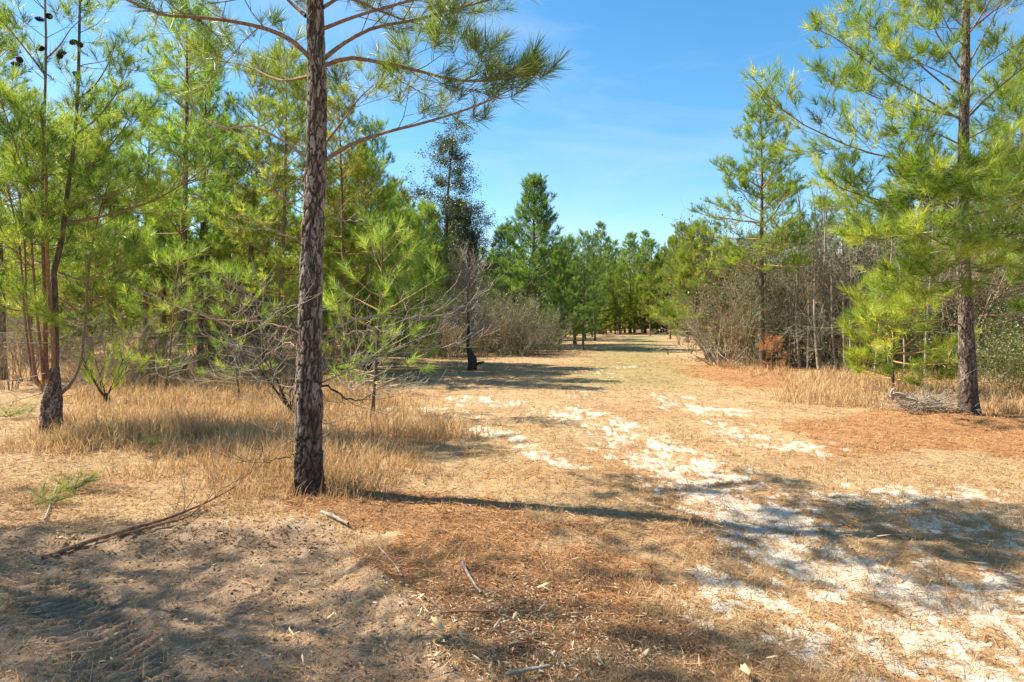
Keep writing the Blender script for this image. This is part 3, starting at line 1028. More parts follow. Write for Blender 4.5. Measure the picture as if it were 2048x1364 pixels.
# ------------------------------------------------------------------ pine at right with needle branches
def hero_pine_right():
    rng = np.random.default_rng(202)
    D = 11.2
    x = AX(1938, D); z0 = H1(x, D) - .03
    t = thing('pine_tree', 'pine with long drooping lower needle branches rising from orange straw beside a twig pile', 'tree', (x, D, z0))
    cl = [(1938, 830), (1934, 700), (1930, 600), (1927, 520), (1926, 430), (1926, 330), (1928, 230), (1931, 120), (1932, 20), (1934, -80), (1935, -190)]
    P = np.array([(AX(px, D) - x, 0, AZ(py, D) - z0) for px, py in cl]); P[0, 2] = -.05
    rad = np.array([.148, .118, .106, .097, .088, .082, .074, .066, .055, .030, .006])
    mt = MB()
    bark_trunk(mt, P, rad, 64, .018, rng, cell=(.04, .10), depth=.014, seed=9, buttress=.35)
    mt.obj('trunk', [M['bark_plate']], t)
    base = (x, D, z0)
    spec = [
        # px polyline, depth swing, radius, density, needles
        ([(1920, 345), (1880, 335), (1830, 322), (1780, 315), (1720, 300), (1660, 275), (1600, 245), (1550, 205), (1505, 155)], -.6, .024, 5),
        ([(1922, 240), (1880, 215), (1830, 185), (1770, 150), (1720, 110), (1660, 70), (1620, 55)], -.4, .022, 6),
        ([(1922, 235), (1860, 222), (1790, 205), (1740, 190), (1690, 160), (1640, 130)], .5, .020, 6),
        ([(1920, 135), (1895, 100), (1870, 60), (1855, 10), (1830, -20)], -.3, .020, 6),
        ([(1900, 180), (1840, 130), (1780, 80), (1730, 40), (1690, -5)], .3, .018, 6),
        ([(1936, 235), (1970, 200), (2010, 165), (2060, 125), (2110, 90)], -.3, .022, 6),
        ([(1936, 130), (1975, 60), (2000, 10), (2030, -40)], .4, .018, 6),
        ([(1920, 440), (1870, 425), (1800, 410), (1740, 395), (1680, 375), (1650, 350)], -.7, .020, 6),
        ([(1922, 430), (1860, 440), (1800, 470), (1760, 480), (1720, 470)], -1.3, .020, 7),
        ([(1936, 430), (1990, 420), (2050, 400), (2120, 370)], -.6, .020, 7),
        ([(1930, 440), (1960, 470), (1990, 490), (2040, 500)], -1.5, .018, 7),
        ([(1920, 560), (1880, 565), (1830, 560), (1790, 540)], -1.2, .016, 7),
        ([(1925, 650), (1880, 640), (1830, 645), (1780, 650), (1730, 640)], -.8, .018, 7),
        ([(1935, 640), (1980, 630), (2040, 640), (2090, 640)], -.9, .016, 7),
        ([(1928, 330), (1900, 340), (1880, 370), (1850, 380)], -1.6, .018, 7),
        ([(1930, 330), (1960, 330), (2000, 340), (2040, 330)], -1.4, .018, 7),
        ([(1926, 520), (1910, 530), (1880, 520)], -1.7, .016, 7),
        ([(1926, 520), (1960, 530), (2010, 520), (2070, 520)], 1.2, .016, 6),
        ([(1926, 430), (1880, 400), (1830, 380), (1790, 370)], 1.6, .018, 6),
        ([(1926, 340), (1960, 320), (2020, 300), (2090, 270)], 1.2, .018, 6),
        ([(1928, 240), (1950, 210), (1970, 190), (2000, 180)], 1.5, .018, 6),
        ([(1920, 600), (1870, 590), (1800, 600), (1750, 590)], .9, .016, 6),
        ([(1926, 480), (1900, 490), (1870, 480), (1840, 460)], -1.9, .016, 7),
        ([(1926, 400), (1950, 400), (1980, 390)], -1.9, .016, 7),
        ([(1924, 380), (1890, 370), (1860, 350), (1830, 330)], -1.5, .016, 7),
        ([(1922, 290), (1880, 270), (1840, 260), (1800, 255)], -1.2, .016, 7),
        ([(1930, 280), (1970, 260), (2010, 240), (2050, 230)], -1.2, .016, 7),
        ([(1930, 180), (1960, 140), (2000, 110), (2050, 80)], -.9, .016, 7),
        ([(1924, 170), (1890, 150), (1850, 130), (1800, 110)], -1.0, .016, 7),
        ([(1926, 90), (1900, 60), (1880, 20), (1860, -30)], -.9, .014, 7),
        ([(1936, 560), (1990, 570), (2040, 560), (2100, 540)], -.6, .016, 7),
    ]
    for pts, dy, r, dens in spec:
        mw = MB(); sh = []
        live_branch(rng, mw, sh, None, None, 1, r * .85, dens * 1.4, .35, .52, 2.1, 6, path=hpath(pts, D, dy, base, 12), start=.28, subr=.30, r_end=.25, tmat=1)
        br = mw.obj('branch', [M['limb'], M['twig']], t)
        mn = MB(); needles(mn, sh, 36, .205, .0070, rng, 0, (.2, 1.1), cyl=.15)
        nn = mn.obj('needles', [M['needle']], br, kind='stuff')
        nn.color = (1.68, 1.7, 1.1, 1)
    for i in range(16):
        zz = rng.uniform(.6, 3.6); a = rng.uniform(0, 2 * pi); mw = MB()
        live_branch(rng, mw, None, at_z(P, zz), (cos(a), sin(a), rng.uniform(-.2, .3)), rng.uniform(.5, 1.3), .008, 4, .1, .5, 1.2, 4)
        mw.obj('dead_branch', [M['dead']], t)
    mc = MB(); sh = []
    for b, d, L, rr, f in pine_branches(rng, P, P[-1, 2], 6.3, 1.2, .8, .5, (4, 6), el=(.5, 1.0)):
        live_branch(rng, mc, sh, b, d, L, rr, 6, .4, .5, 1.6, 4)
    needles(mc, sh, 50, .17, .004, rng, 1, (.22, 1.0))
    mc.obj('crown', [M['limb'], M['needle']], t, kind='stuff')


hero_pine_right()


# ------------------------------------------------------------------ pine cones
def cone_mesh():
    mb = MB(); rng = np.random.default_rng(3)
    N = 70
    for i in range(N):
        f = i / N; a = i * 2.39996; z = -.05 + .10 * f
        r = .030 * math.sin(pi * (.12 + .80 * f)) ** .7
        o = np.array([cos(a), sin(a), 0]); tg = np.array([-sin(a), cos(a), 0])
        b = np.array([0, 0, z]) + o * r * .35; tip = np.array([0, 0, z + .012]) + o * r * 1.35
        wd = .009
        V = [b - tg * wd * .6, b + tg * wd * .6, tip + tg * wd, tip - tg * wd, tip + o * .004 + UP * .006, b - UP * .006]
        mb.add(V, [[0, 1, 2], [0, 2, 3], [3, 2, 4], [0, 5, 1], [5, 2, 1], [5, 3, 2], [0, 3, 5]], 0)
    tube(mb, [[0, 0, -.05], [0, 0, .06]], [.014, .006], 6)
    return mb.mesh('pine_cone', [M['cone']], smooth=False)


CONE = cone_mesh()


def add_cone(t, loc, rng, s=1.0):
    o = bpy.data.objects.new('pine_cone', CONE); COL.objects.link(o)
    o.parent = t; o.location = loc
    o.rotation_euler = (rng.uniform(1.2, 2.6), rng.uniform(-.6, .6), rng.uniform(0, 6)); o.scale = (s,) * 3


# ------------------------------------------------------------------ many-stemmed pine at left
def hero_pine_left():
    rng = np.random.default_rng(303)
    D = 9.5
    x = AX(103, D); z0 = H1(x, D) - .03
    base = (x, D, z0)
    t = thing('pine_tree', 'many-stemmed pine with cones, reddish stems splitting from one thick stump', 'tree', (x, D, z0))
    mt = MB()
    P = hpath([(104, 866), (103, 825), (106, 785), (110, 735)], D, 0, base, 10)
    bark_trunk(mt, P, np.array([.135, .132, .128, .126, .126, .122, .108, .090, .074, .055]), 56, .014, rng, seed=14, cell=(.045, .09), depth=.016, buttress=.2, char=.25)
    mt.obj('trunk', [M['bark_plate']], t)
    stems = [
        ([(108, 800), (112, 680), (110, 600), (108, 540), (122, 490), (128, 440), (132, 400), (140, 350), (150, 270), (156, 180), (158, 90), (160, 0)], .0, .046, .016, 'bark', 1),
        ([(100, 810), (94, 760), (91, 700), (90, 600), (86, 500), (84, 400), (88, 260), (92, 100), (90, 0), (88, -120)], .35, .034, .012, 'red', 1),
        ([(107, 800), (107, 690), (100, 600), (95, 520), (93, 420), (92, 330), (80, 220)], -.3, .032, .012, 'red', 1),
        ([(99, 815), (88, 770), (83, 720), (75, 640), (68, 560), (62, 470), (58, 370), (40, 250), (10, 180)], -.15, .024, .010, 'red', 1),
        ([(98, 800), (72, 755), (66, 715), (62, 680), (52, 600), (50, 500), (40, 400), (20, 300)], .25, .024, .010, 'red', 1),
        ([(98, 795), (66, 750), (50, 640), (45, 560), (35, 470), (10, 360), (-30, 290)], .6, .020, .010, 'limb', 1),
        ([(108, 800), (140, 770), (158, 735), (165, 700), (172, 620), (180, 520), (200, 420), (230, 330)], .5, .024, .008, 'limb', 1),
        ([(130, 445), (180, 438), (250, 420), (310, 400), (370, 365), (430, 322)], -.4, .020, .008, 'limb', 2),
        ([(128, 430), (160, 405), (230, 390), (290, 350)], -.7, .018, .008, 'limb', 2),
        ([(120, 485), (90, 440), (60, 380), (0, 200), (-40, 150)], -.5, .020, .008, 'limb', 2),
        ([(118, 545), (170, 560), (220, 540), (260, 500)], -.6, .016, .006, 'limb', 2),
        ([(105, 640), (70, 625), (30, 620), (-30, 600)], -.8, .014, .006, 'limb', 2),
        ([(150, 270), (190, 240), (230, 190), (260, 120)], .2, .016, .006, 'limb', 2),
        ([(155, 200), (190, 170), (215, 130), (230, 90)], -.4, .014, .006, 'limb', 2),
        ([(140, 350), (180, 330), (230, 280), (270, 220)], -.5, .016, .006, 'limb', 2),
        ([(90, 150), (60, 110), (20, 60), (-10, 30)], -.3, .014, .006, 'limb', 2),
        ([(90, 120), (120, 90), (140, 60), (170, 30)], -.3, .012, .006, 'limb', 2),
        ([(90, 240), (50, 230), (20, 200)], -.6, .012, .006, 'limb', 2),
        ([(88, 400), (60, 370), (20, 360), (-20, 350)], -1.0, .012, .006, 'limb', 2),
    ]
    for pts, dy, r0, r1, mt_, kind in stems:
        path = hpath(pts, D, dy, base, 16)
        mw = MB(); sh = []
        if kind == 1:
            tube(mw, path, np.linspace(r0, r1, 16), 9, 0)
            # side branches from the upper part
            Lh = len(path)
            for i in range(8, Lh - 1):
                for q in range(2):
                    a = rng.uniform(0, 2 * pi)
                    live_branch(rng, mw, sh, path[i], (cos(a), sin(a), rng.uniform(.0, .9)), rng.uniform(.4, 1.2), .007, 7, .4, .5, 2.0, 4, mat=1, tmat=1, start=.3)
            e = unit(path[-1] - path[-2]); sh.append((path[-1], e, .5, 1.1))
        else:
            live_branch(rng, mw, sh, None, None, 1, r0, 8, .3, .5, 2.0, 6, path=path, start=.35, r_end=.3, subr=.35, tmat=1)
        br = mw.obj('stem' if kind == 1 else 'branch', [M[mt_], M['limb']], t)
        mn = MB(); needles(mn, sh, 36, .20, .0060, rng, 0, (.2, 1.1), cyl=.14)
        nn = mn.obj('needles', [M['needle']], br, kind='stuff'); nn.color = (1.4, 1.52, 1.1, 1)
    for i in range(14):
        zz = rng.uniform(.35, 1.6); a = rng.uniform(0, 2 * pi); mw = MB()
        live_branch(rng, mw, None, (0, 0, zz), (cos(a), sin(a), rng.uniform(-.3, .3)), rng.uniform(.4, 1.1), .008, 4, .1, .5, 1.2, 4)
        mw.obj('dead_branch', [M['grey']], t)
    # bark collar of dead needles at the fork
    mk = MB(); sh = []
    for i in range(26):
        a = rng.uniform(0, 6.28); sh.append((np.array([cos(a) * .14, sin(a) * .14, .55 + rng.random() * .25]), np.array([cos(a), sin(a), rng.uniform(-.8, .3)]), rng.random(), .8))
    needles(mk, sh, 30, .13, .003, rng, 0, (.3, 1.2)); mk.obj('dead_needles', [M['dead_needle']], t, kind='stuff')
    for px, py, dy in ((78, 38, .1), (97, 32, .0), (80, 97, .2), (30, 128, -.2), (40, 120, -.2), (148, 84, .1), (160, 90, .0), (120, 112, .1), (152, 148, -.1), (125, 105, .3)):
        d = D + dy
        add_cone(t, (AX(px, d) - x, d - D, AZ(py, d) - z0), rng, 1.0)


hero_pine_left()

# ------------------------------------------------------------------ pines that occur once
YG = (1.5, 1.62, 1.0)
G1 = (1.3, 1.48, 1.05)
DK = (.62, .85, 1.05)

right_mid = make_pine('pine_tree', 11, 10.2, .12, 3.9, 2.7, 'slim pine with open crown above the rust-coloured dead sapling', shape=.6, gap=.58, dens=6, twigs=1.7, n=30, nl=.2, w=.011, dead=8, lift=.5)
put(right_mid, 1525, 21.4, 1.0, .82, tint=(1.45, 1.55, .95))
# limb sticking out at the foot of its crown is grown by seed; stump-sprout pine next to it
multi = make_pine('pine_tree', 12, 5.4, .085, .95, 1.9, 'low bushy pine with leaning forked stem at the right edge of the track', shape=.55, gap=.42, dens=7, twigs=2, n=44, nl=.2, w=.0075, dead=6, lift=.45,
                  P=smooth_path([(.25, 0, 0), (.05, 0, .5), (-.25, 0, 1.1), (-.3, 0, 2), (-.2, 0, 3.4), (-.2, 0, 5.6)], 22))
put(multi, 1405, 26.0, 0, .9, tint=(1.5, 1.5, .85))
mw = MB(); rng0 = np.random.default_rng(5)
for a in (.2, .9, 2.7, 5.6, 3.4):
    live_branch(rng0, mw, None, (.2, 0, .15), (cos(a) * .7, sin(a) * .7, 1), 1.3, .035, 5, .2, .6, 1.5, 6)
mw.obj('side_stem', [M['limb']], multi)
centre = make_pine('pine_tree', 13, 9.6, .17, .9, 3.3, 'broad conical blue-green pine standing behind the grey-green shrubs', shape=.62, gap=.5, per=(5, 7), dens=6, twigs=1.8, n=30, nl=.2, w=.012, dead=2, lift=.65, el=(.0, 1.05), topn=6)
put(centre, 1066, 36, 0, .93, tint=(.92, 1.2, 1.0))

# prototypes for the pine stand
slim_a = make_pine('pine_tree', 31, 10, .105, 3.0, 1.9, 'slim young pine', shape=.45, gap=.55, dens=6, twigs=1.7, n=26, nl=.18, w=.0105, dead=12)
slim_b = make_pine('pine_tree', 32, 9.4, .095, 2.5, 1.8, 'slim young pine', shape=.5, gap=.56, dens=6, twigs=1.7, n=26, nl=.18, w=.0105, dead=14)
bushy_a = make_pine('pine_tree', 33, 6.8, .10, .8, 2.1, 'bushy young pine', shape=.55, gap=.5, dens=7, twigs=1.8, n=25, nl=.2, w=.0105, dead=6, lift=.6)
bushy_b = make_pine('pine_tree', 34, 6.0, .09, .6, 1.9, 'bushy young pine', shape=.7, gap=.46, dens=7, twigs=1.8, n=25, nl=.2, w=.0105, dead=4, lift=.6)
far_a = make_pine('pine_tree', 35, 9.5, .11, 1.0, 2.1, 'far pine', shape=.7, gap=.6, dens=5, twigs=1.4, n=24, nl=.22, w=.016, dead=4, lift=.9, k=6, el=(.05, 1.0), topn=6, spread=(.2, .9))
far_b = make_pine('pine_tree', 36, 9.0, .10, 1.6, 1.9, 'far pine', shape=.6, gap=.62, dens=5, twigs=1.4, n=24, nl=.22, w=.016, dead=6, lift=.9, k=6, el=(.1, 1.0), topn=6, spread=(.2, .9))
sap = make_pine('pine_sapling', 37, 2.05, .03, .3, 1.35, 'bright yellow-green pine sapling in front of the bare thicket', shape=.35, gap=.30, per=(3, 6), dens=6, twigs=1.6, n=36, nl=.24, w=.008, dead=0, spread=(.3, 1.2))
put(sap, 1785, 14.4, 0, 1.0, tint=(1.8, 1.7, .9))
young = make_pine('pine_sapling', 41, 3.0, .022, .8, 1.0, 'airy young pine with long pale needles just behind the plated-bark pine', shape=.4, gap=.36, per=(2, 4), dens=4.0, twigs=.9, n=34, nl=.22, w=.0058, dead=9, lean=.06, spread=(.25, 1.15))
put(young, 745, 11.2, 0, 1.0, tint=(1.5, 1.7, 1.15))
for px, D, rz, sc_, lb in [(815, 17.5, 2.0, 1.05, 'airy young pine with pale needles at the clearing edge of the left stand'), (480, 13.2, 4.0, .85, 'airy young pine in the dry grass left of the plated-bark pine'), (330, 14.5, 1.0, 1.0, 'airy young pine between the resprouting pine and the three slim pines')]:
    place(young, px, D, rz, sc_, lb, None, (1.45, 1.65, 1.1))
dead_sap = make_pine('dead_pine_sapling', 38, 1.35, .02, .1, .55, 'rust-coloured dead pine sapling at the edge of the track', shape=.5, gap=.24, per=(3, 5), dens=6, twigs=1.5, n=22, nl=.16, w=.007, dead=0, spread=(.4, 1.4), smat='dead_needle')
put(dead_sap, 1545, 20.6, 0, .72)

L_ROW = 'slim young pine with dark straight trunk in the stand behind the many-stemmed pine'
G_ROW = 'slim pines in the stand behind the many-stemmed pine'
L_BUSH = 'bushy yellow-green young pine low in the stand beyond the dry grass'
G_BUSH = 'bushy pines beyond the dry grass'
used = {}


def stand(src, px, D, rz, s, label, group, tint, X=None):
    if src.name not in used:
        used[src.name] = 1
        put(src, px, D, rz, s, tint, X)
        src['label'] = label
        if group: src['group'] = group
        return src
    if D > 40: s = (s * random.uniform(.85, 1.3), s * random.uniform(.85, 1.3), s)
    return place(src, px, D, rz, s, label, group, tint, X)


ROWL = {365: 'slim pine with the thickest trunk of the three standing close together in dry grass',
        400: 'middle slim pine of the three standing close together in dry grass',
        423: 'thinnest slim pine of the three standing close together in dry grass',
        604: 'slim pine whose trunk shows right behind the plated-bark pine',
        5: 'slim pine with dark trunk left of the many-stemmed pine'}
for px, D, src, s, tint in [
    (365, 19, slim_a, 1.05, YG), (400, 21.5, slim_b, 1.05, G1), (423, 23.5, slim_a, .95, YG), (470, 30, slim_b, 1.0, YG), (604, 24, slim_a, 1.02, YG),
    (5, 17.5, slim_b, 1.0, G1), (545, 34, slim_b, 1.0, YG), (290, 26, slim_a, 1.0, YG), (230, 22, slim_b, .95, YG), (170, 29, slim_a, 1.0, YG),
    (700, 33, slim_a, .9, YG), (770, 38, slim_b, .9, G1), (60, 24, slim_a, .95, YG), (510, 42, slim_a, .95, YG), (650, 44, slim_b, 1.0, YG),
    (690, 19, slim_b, .84, YG), (745, 23, slim_a, .82, YG), (795, 37, slim_b, .95, YG), (555, 17.5, slim_b, .88, YG), (490, 21, slim_a, .95, YG),
]:
    stand(src, px, D, random.uniform(0, 6.3), s, ROWL.get(px, L_ROW), None if px in ROWL else G_ROW, tuple(c * random.uniform(.88, 1.12) for c in tint))
for px, D, src, s, tint in [
    (735, 21, bushy_a, .95, YG), (815, 24, bushy_b, .9, YG), (690, 25, bushy_b, 1.05, YG), (775, 34, bushy_a, 1.15, G1), (850, 36, bushy_a, 1.1, YG),
    (560, 27, bushy_b, 1.05, YG), (480, 25, bushy_a, .9, YG), (330, 23, bushy_b, 1.0, YG), (180, 20, bushy_a, 1.0, G1),
    (120, 26, bushy_a, 1.1, YG), (640, 31, bushy_a, 1.0, YG), (440, 34, bushy_a, 1.05, YG),
]:
    stand(src, px, D, random.uniform(0, 6.3), s, L_BUSH, G_BUSH, tuple(c * random.uniform(.88, 1.15) for c in tint))

# small pines beside the big centre pine
for px, D, src, s in [(1166, 33, slim_b, .60), (1120, 34, bushy_b, .85), (1010, 40, bushy_a, 1.0), (1150, 41, bushy_a, .92), (1190, 46, slim_a, .72)]:
    stand(src, px, D, random.uniform(0, 6.3), s, 'small dark green pine crowding the foot of the broad conical pine', 'small pines beside the broad conical pine', (.92, 1.2, 1.0))

# the far rows that close the end of the track
FARL = 'far young pine in the wall of trees closing the end of the track'
FARG = 'far pines closing the end of the track'
rr = random.Random(8)
for i in range(34):
    px = 1175 + i * 9 + rr.uniform(-6, 6); D = rr.uniform(66, 84)
    v = rr.uniform(.85, 1.15)
    stand(far_a if i % 2 else far_b, px, D, rr.uniform(0, 6.3), rr.uniform(.82, 1.16), FARL, FARG, (1.25 * v, 1.42 * v, 1.0 * v))
for px, D, s in [(1340, 50, .82), (1375, 44, .85), (1300, 60, .72), (1240, 64, .7), (1425, 56, .8), (1450, 48, .72), (1480, 52, .8)]:
    stand(far_b, px, D, rr.uniform(0, 6.3), s, 'young pine lining the right side of the track before the far tree wall', 'pines along the right of the track', (1.25, 1.25, .85))
# deep stand on the left
for i in range(40):
    D = rr.uniform(40, 90); px = rr.uniform(-200, 930)
    stand(far_a if i % 2 else far_b, px, D, rr.uniform(0, 6.3), rr.uniform(.85, 1.15), 'pine deep in the shaded stand on the left of the clearing', 'pines deep in the left stand', (1.25, 1.2, .85))
# pines behind the thicket on the right
for px, D, src, s in [(1700, 33, slim_a, .95), (1830, 26, slim_b, .95), (1880, 30, bushy_a, 1.1), (1990, 22, bushy_a, 1.0), (2060, 19, slim_a, .9), (1770, 38, bushy_a, 1.2),
                      (2020, 30, slim_b, 1.05), (2100, 25, bushy_b, 1.2), (1930, 36, slim_a, 1.0), (1620, 44, bushy_b, 1.1)]:
    stand(src, px, D, rr.uniform(0, 6.3), s, 'slim pine with bare lower trunk rising behind the bare thicket' if src in (slim_a, slim_b) else 'bushy green pine filling in behind the bare thicket', 'slim pines behind the thicket' if src in (slim_a, slim_b) else 'bushy pines behind the thicket', (.95, 1.08, .9))
for i in range(26):
    D = rr.uniform(42, 85); px = rr.uniform(1500, 2450)
    stand(far_a if i % 2 else far_b, px, D, rr.uniform(0, 6.3), rr.uniform(.8, 1.05), 'green pine far back behind the bare thicket', 'far pines behind the thicket', (.9, 1.05, .85))
for i in range(34):
    D = rr.uniform(44, 66); px = rr.uniform(-200, 900)
    stand(bushy_b if i % 2 else bushy_a, px, D, rr.uniform(0, 6.3), rr.uniform(.8, 1.15), 'bushy low pine deep in the shaded stand on the left', 'bushy pines deep in the left stand', (1.4, 1.25, .8))
for i in range(40):
    D = rr.uniform(88, 110); px = 900 + i * 16 + rr.uniform(-8, 8)
    stand(far_a if i % 2 else far_b, px, D, rr.uniform(0, 6.3), rr.uniform(1.0, 1.25), FARL, FARG, (1.2, 1.35, .95))
for i in range(40):
    D = rr.uniform(63, 72); px = 1130 + i * 9 + rr.uniform(-8, 8)
    stand((bushy_b, bushy_a)[i % 2], px, D, rr.uniform(0, 6.3), rr.uniform(.45, .95), 'low bright green young pine under the far tree wall', 'low young pines under the far tree wall', (1.7, 1.75, 1.0))
for i in range(24):
    D = rr.uniform(36, 60); px = rr.uniform(1480, 2300)
    stand(bushy_b if i % 2 else bushy_a, px, D, rr.uniform(0, 6.3), rr.uniform(.8, 1.1), 'green pine far back behind the bare thicket', 'far pines behind the thicket', (.95, 1.08, .85))
for i in range(16):
    D = rr.uniform(46, 60); px = 930 + i * 17 + rr.uniform(-8, 8)
    stand((bushy_b, bushy_a)[i % 2], px, D, rr.uniform(0, 6.3), rr.uniform(.6, 1.0), 'bushy pine behind the broad conical pine and its shrubs', 'bushy pines behind the conical pine', (1.2, 1.45, 1.0))
# pines left of the view whose crowns shade the dirt
open_top = make_pine('pine_tree', 39, 8.6, .045, 4.9, 1.8, 'pine', shape=.5, gap=.6, per=(4, 6), dens=5.5, twigs=1.5, n=26, nl=.2, w=.006, dead=3)
for X, Y, src, s in [(-6.2, 4.8, open_top, .95), (-10.2, 6.5, open_top, 1.0), (-9.2, 5.1, open_top, 1.05), (-13.0, 6.6, open_top, 1.1)]:
    stand(src, 0, Y, rr.uniform(0, 6.3), s, 'pine just left of the dirt patch whose crown shades it', 'pines left of the dirt patch', G1, X=X)


# ------------------------------------------------------------------ broadleaf trees, shrubs, thicket
def twiggy(rng, mb, p, d, L, r, lev, shrink=.62, kids=4, lift=.2, wig=.15, m=0, tips=None, k=4):
    P = grow_path(rng, p, d, L, 5 if lev else 4, lift, wig)
    tube(mb, P, np.linspace(r, max(r * .45, .0018), len(P)), max(3, k), m)
    if tips is not None and lev <= 1:
        for q in P[1:]: tips.append(q)
    if lev > 0:
        for i in range(kids):
            s = rng.uniform(.25, 1.0) * (len(P) - 1); a = min(int(s), len(P) - 2); f = s - a
            q = P[a] * (1 - f) + P[a + 1] * f
            dd = side_dir(rng, P[a + 1] - P[a], rng.choice([-1, 1]), rng.uniform(.4, .95), rng.normal(0, 1.0))
            twiggy(rng, mb, q, dd, L * shrink * rng.uniform(.7, 1.15), r * .5, lev - 1, shrink, kids, lift, wig, m, tips, 3)


def broadleaf(name, seed, H, label, spread=1.5, nl=9000, leaf=.07, mat='leaf', r=.13, hb=.25, group=None):
    rng = np.random.default_rng(seed)
    t = thing(name, label, 'tree', group=group)
    P = trunk_path(rng, H, .02, .15)
    mt = MB(); tube(mt, P, r * (1 - P[:, 2] / H) ** .8 + .01, 10); mt.obj('trunk', [M['bark']], t)
    mc = MB(); tips = []
    nb = 60
    for i in range(nb):
        f = hb + (1 - hb) * (i + rng.random()) / nb
        a = i * 2.4 + rng.normal(0, .3)
        L = spread * (1 - f * .6) * rng.uniform(.35, 1.15)
        twiggy(rng, mc, at_z(P, f * H * .97), (cos(a), sin(a), rng.uniform(.1, .9)), L, .025 * (1.2 - f), 2, .55, 6, .25, .15, 0, tips)
    tips = np.array(tips)
    idx = rng.integers(0, len(tips), nl)
    clump = rng.random(len(tips))
    Q = tips[idx] + rng.normal(0, .09, (nl, 3))
    keep = clump[idx] > .38
    Q = Q[keep]
    N = Q - np.array([0, 0, H * .5]); N /= np.linalg.norm(N, axis=1)[:, None]; N[:, 2] += .3
    leaves(mc, Q, N * .6, leaf, rng, 1, clump[idx][keep])
    mc.obj('crown', [M['twig'], M[mat]], t, kind='stuff')
    return t


oak = broadleaf('evergreen_oak', 51, 9.6, 'dark small-leaved evergreen tree rising behind the yellow-green pines', 2.7, 40000, .085)
put(oak, 892, 40, 0, 1.27)
oak2 = broadleaf('evergreen_oak', 52, 7.0, 'shorter dark evergreen tree leaning over the bare dead tree', 2.3, 26000, .085)
put(oak2, 930, 41, 0, 1.2)


def shrub(name, seed, H, W, label, nl, leaf, mat, stems=12, twig='grey', lev=2, kids=4, cat='shrub', lift=.25, r=.018, shr=.58, hangs=.10, emin=.5):
    rng = np.random.default_rng(seed)
    t = thing(name, label, cat)
    mw = MB(); tips = []
    for i in range(stems):
        a = rng.uniform(0, 2 * pi); o = rng.uniform(.02, .25) * W
        e = rng.uniform(emin, 1.5)
        L = H * rng.uniform(.5, .95)
        twiggy(rng, mw, (cos(a) * o, sin(a) * o, -.03), (cos(a) * cos(e) * W / H * 1.3, sin(a) * cos(e) * W / H * 1.3, sin(e)), L, r * rng.uniform(.6, 1.2), lev, shr, kids, lift, .14, 0, tips)
    mw.obj('stems', [M[twig]], t, kind='stuff')
    if nl:
        tips = np.array(tips); mc = MB()
        idx = rng.integers(0, len(tips), nl); cl = rng.random(len(tips))
        idx = idx[tips[idx][:, 2] < H * 1.15]; nl = len(idx)
        Q = tips[idx] + rng.normal(0, hangs, (nl, 3)); Q[:, 2] = np.abs(Q[:, 2]) * np.where(rng.random(nl) < .4, rng.uniform(.05, 1, nl), 1) + .02
        N = rng.normal(0, .4, (nl, 3)); N[:, 2] += .5
        leaves(mc, Q, N, leaf, rng, 0, cl[idx])
        mc.obj('foliage', [M[mat]], t, kind='stuff')
    print(name, seed, 'stem tris', sum(len(x) for x in mw.T))
    return t


ev_a = shrub('evergreen_shrub', 61, 2.6, 1.6, 'rounded grey-green shrub at the foot of the broad conical pine', 8000, .075, 'shrub_leaf')
ev_b = shrub('evergreen_shrub', 62, 2.2, 1.5, 'broad-leaved glossy evergreen shrub', 2600, .085, 'shrub_leaf', twig='twig')
bare_a = shrub('bare_shrub', 63, 2.8, 1.5, 'leafless brown shrub', 0, 0, 'dry_leaf', stems=16, twig='brush', lev=3, kids=4, emin=.95, shr=.5)
bare_b = shrub('bare_shrub', 64, 2.2, 1.6, 'leafless grey shrub', 500, .05, 'dry_leaf', stems=14, twig='grey', lev=3, kids=4)
bare_c = shrub('bare_shrub', 65, 3.4, 1.4, 'leafless brown shrub', 3000, .07, 'shrub_leaf', stems=14, twig='grey', lev=3, kids=4, hangs=.12, emin=1.0, shr=.48)

for px, D, s in [(1045, 29, .95), (1000, 30.5, .9), (1075, 32, .8), (960, 31, .95), (905, 29, .9), (860, 27, .7)]:
    stand(ev_a, px, D, rr.uniform(0, 6), s, 'rounded grey-green shrub in the thicket left of the broad conical pine', 'grey-green shrubs left of the conical pine', (.9, .92, .9))
for px, D, s, tn in [(1995, 15.2, .62, (1.5, 1.5, .8)), (2040, 14.2, .6, (1.5, 1.5, .8)), (1950, 17, .75, (.8, .9, .7)), (2080, 17, 1.0, (.8, .9, .7)), (1885, 18.5, .8, (.7, .8, .6))]:
    stand(ev_b, px, D, rr.uniform(0, 6), s, 'leafy yellow-green evergreen shrub behind the right-hand pine', 'leafy shrubs behind the right-hand pine', tn)
BL = ('tall leafless brown shrub in the thicket behind the rust-coloured sapling', 'low leafless grey shrub in the thicket behind the rust-coloured sapling', 'tall twiggy shrub with sparse small leaves in the thicket behind the rust-coloured sapling')
BG = ('brown shrubs of the right thicket', 'grey shrubs of the right thicket', 'sparse-leaved shrubs of the right thicket')
for i in range(60):
    f = i / 59
    px = 1440 + f * 640 + rr.uniform(-25, 25); D = rr.uniform(22.5, 25) - 5.0 * f if i % 2 else rr.uniform(25, 31) - 5 * f
    stand((bare_a, bare_b, bare_c)[i % 3], px, D, rr.uniform(0, 6), rr.uniform(.8, 1.25) + (.35 if i % 2 == 0 else 0), BL[i % 3], BG[i % 3], (rr.uniform(.8, 1.15), rr.uniform(.85, 1.1), rr.uniform(.8, 1.0)))
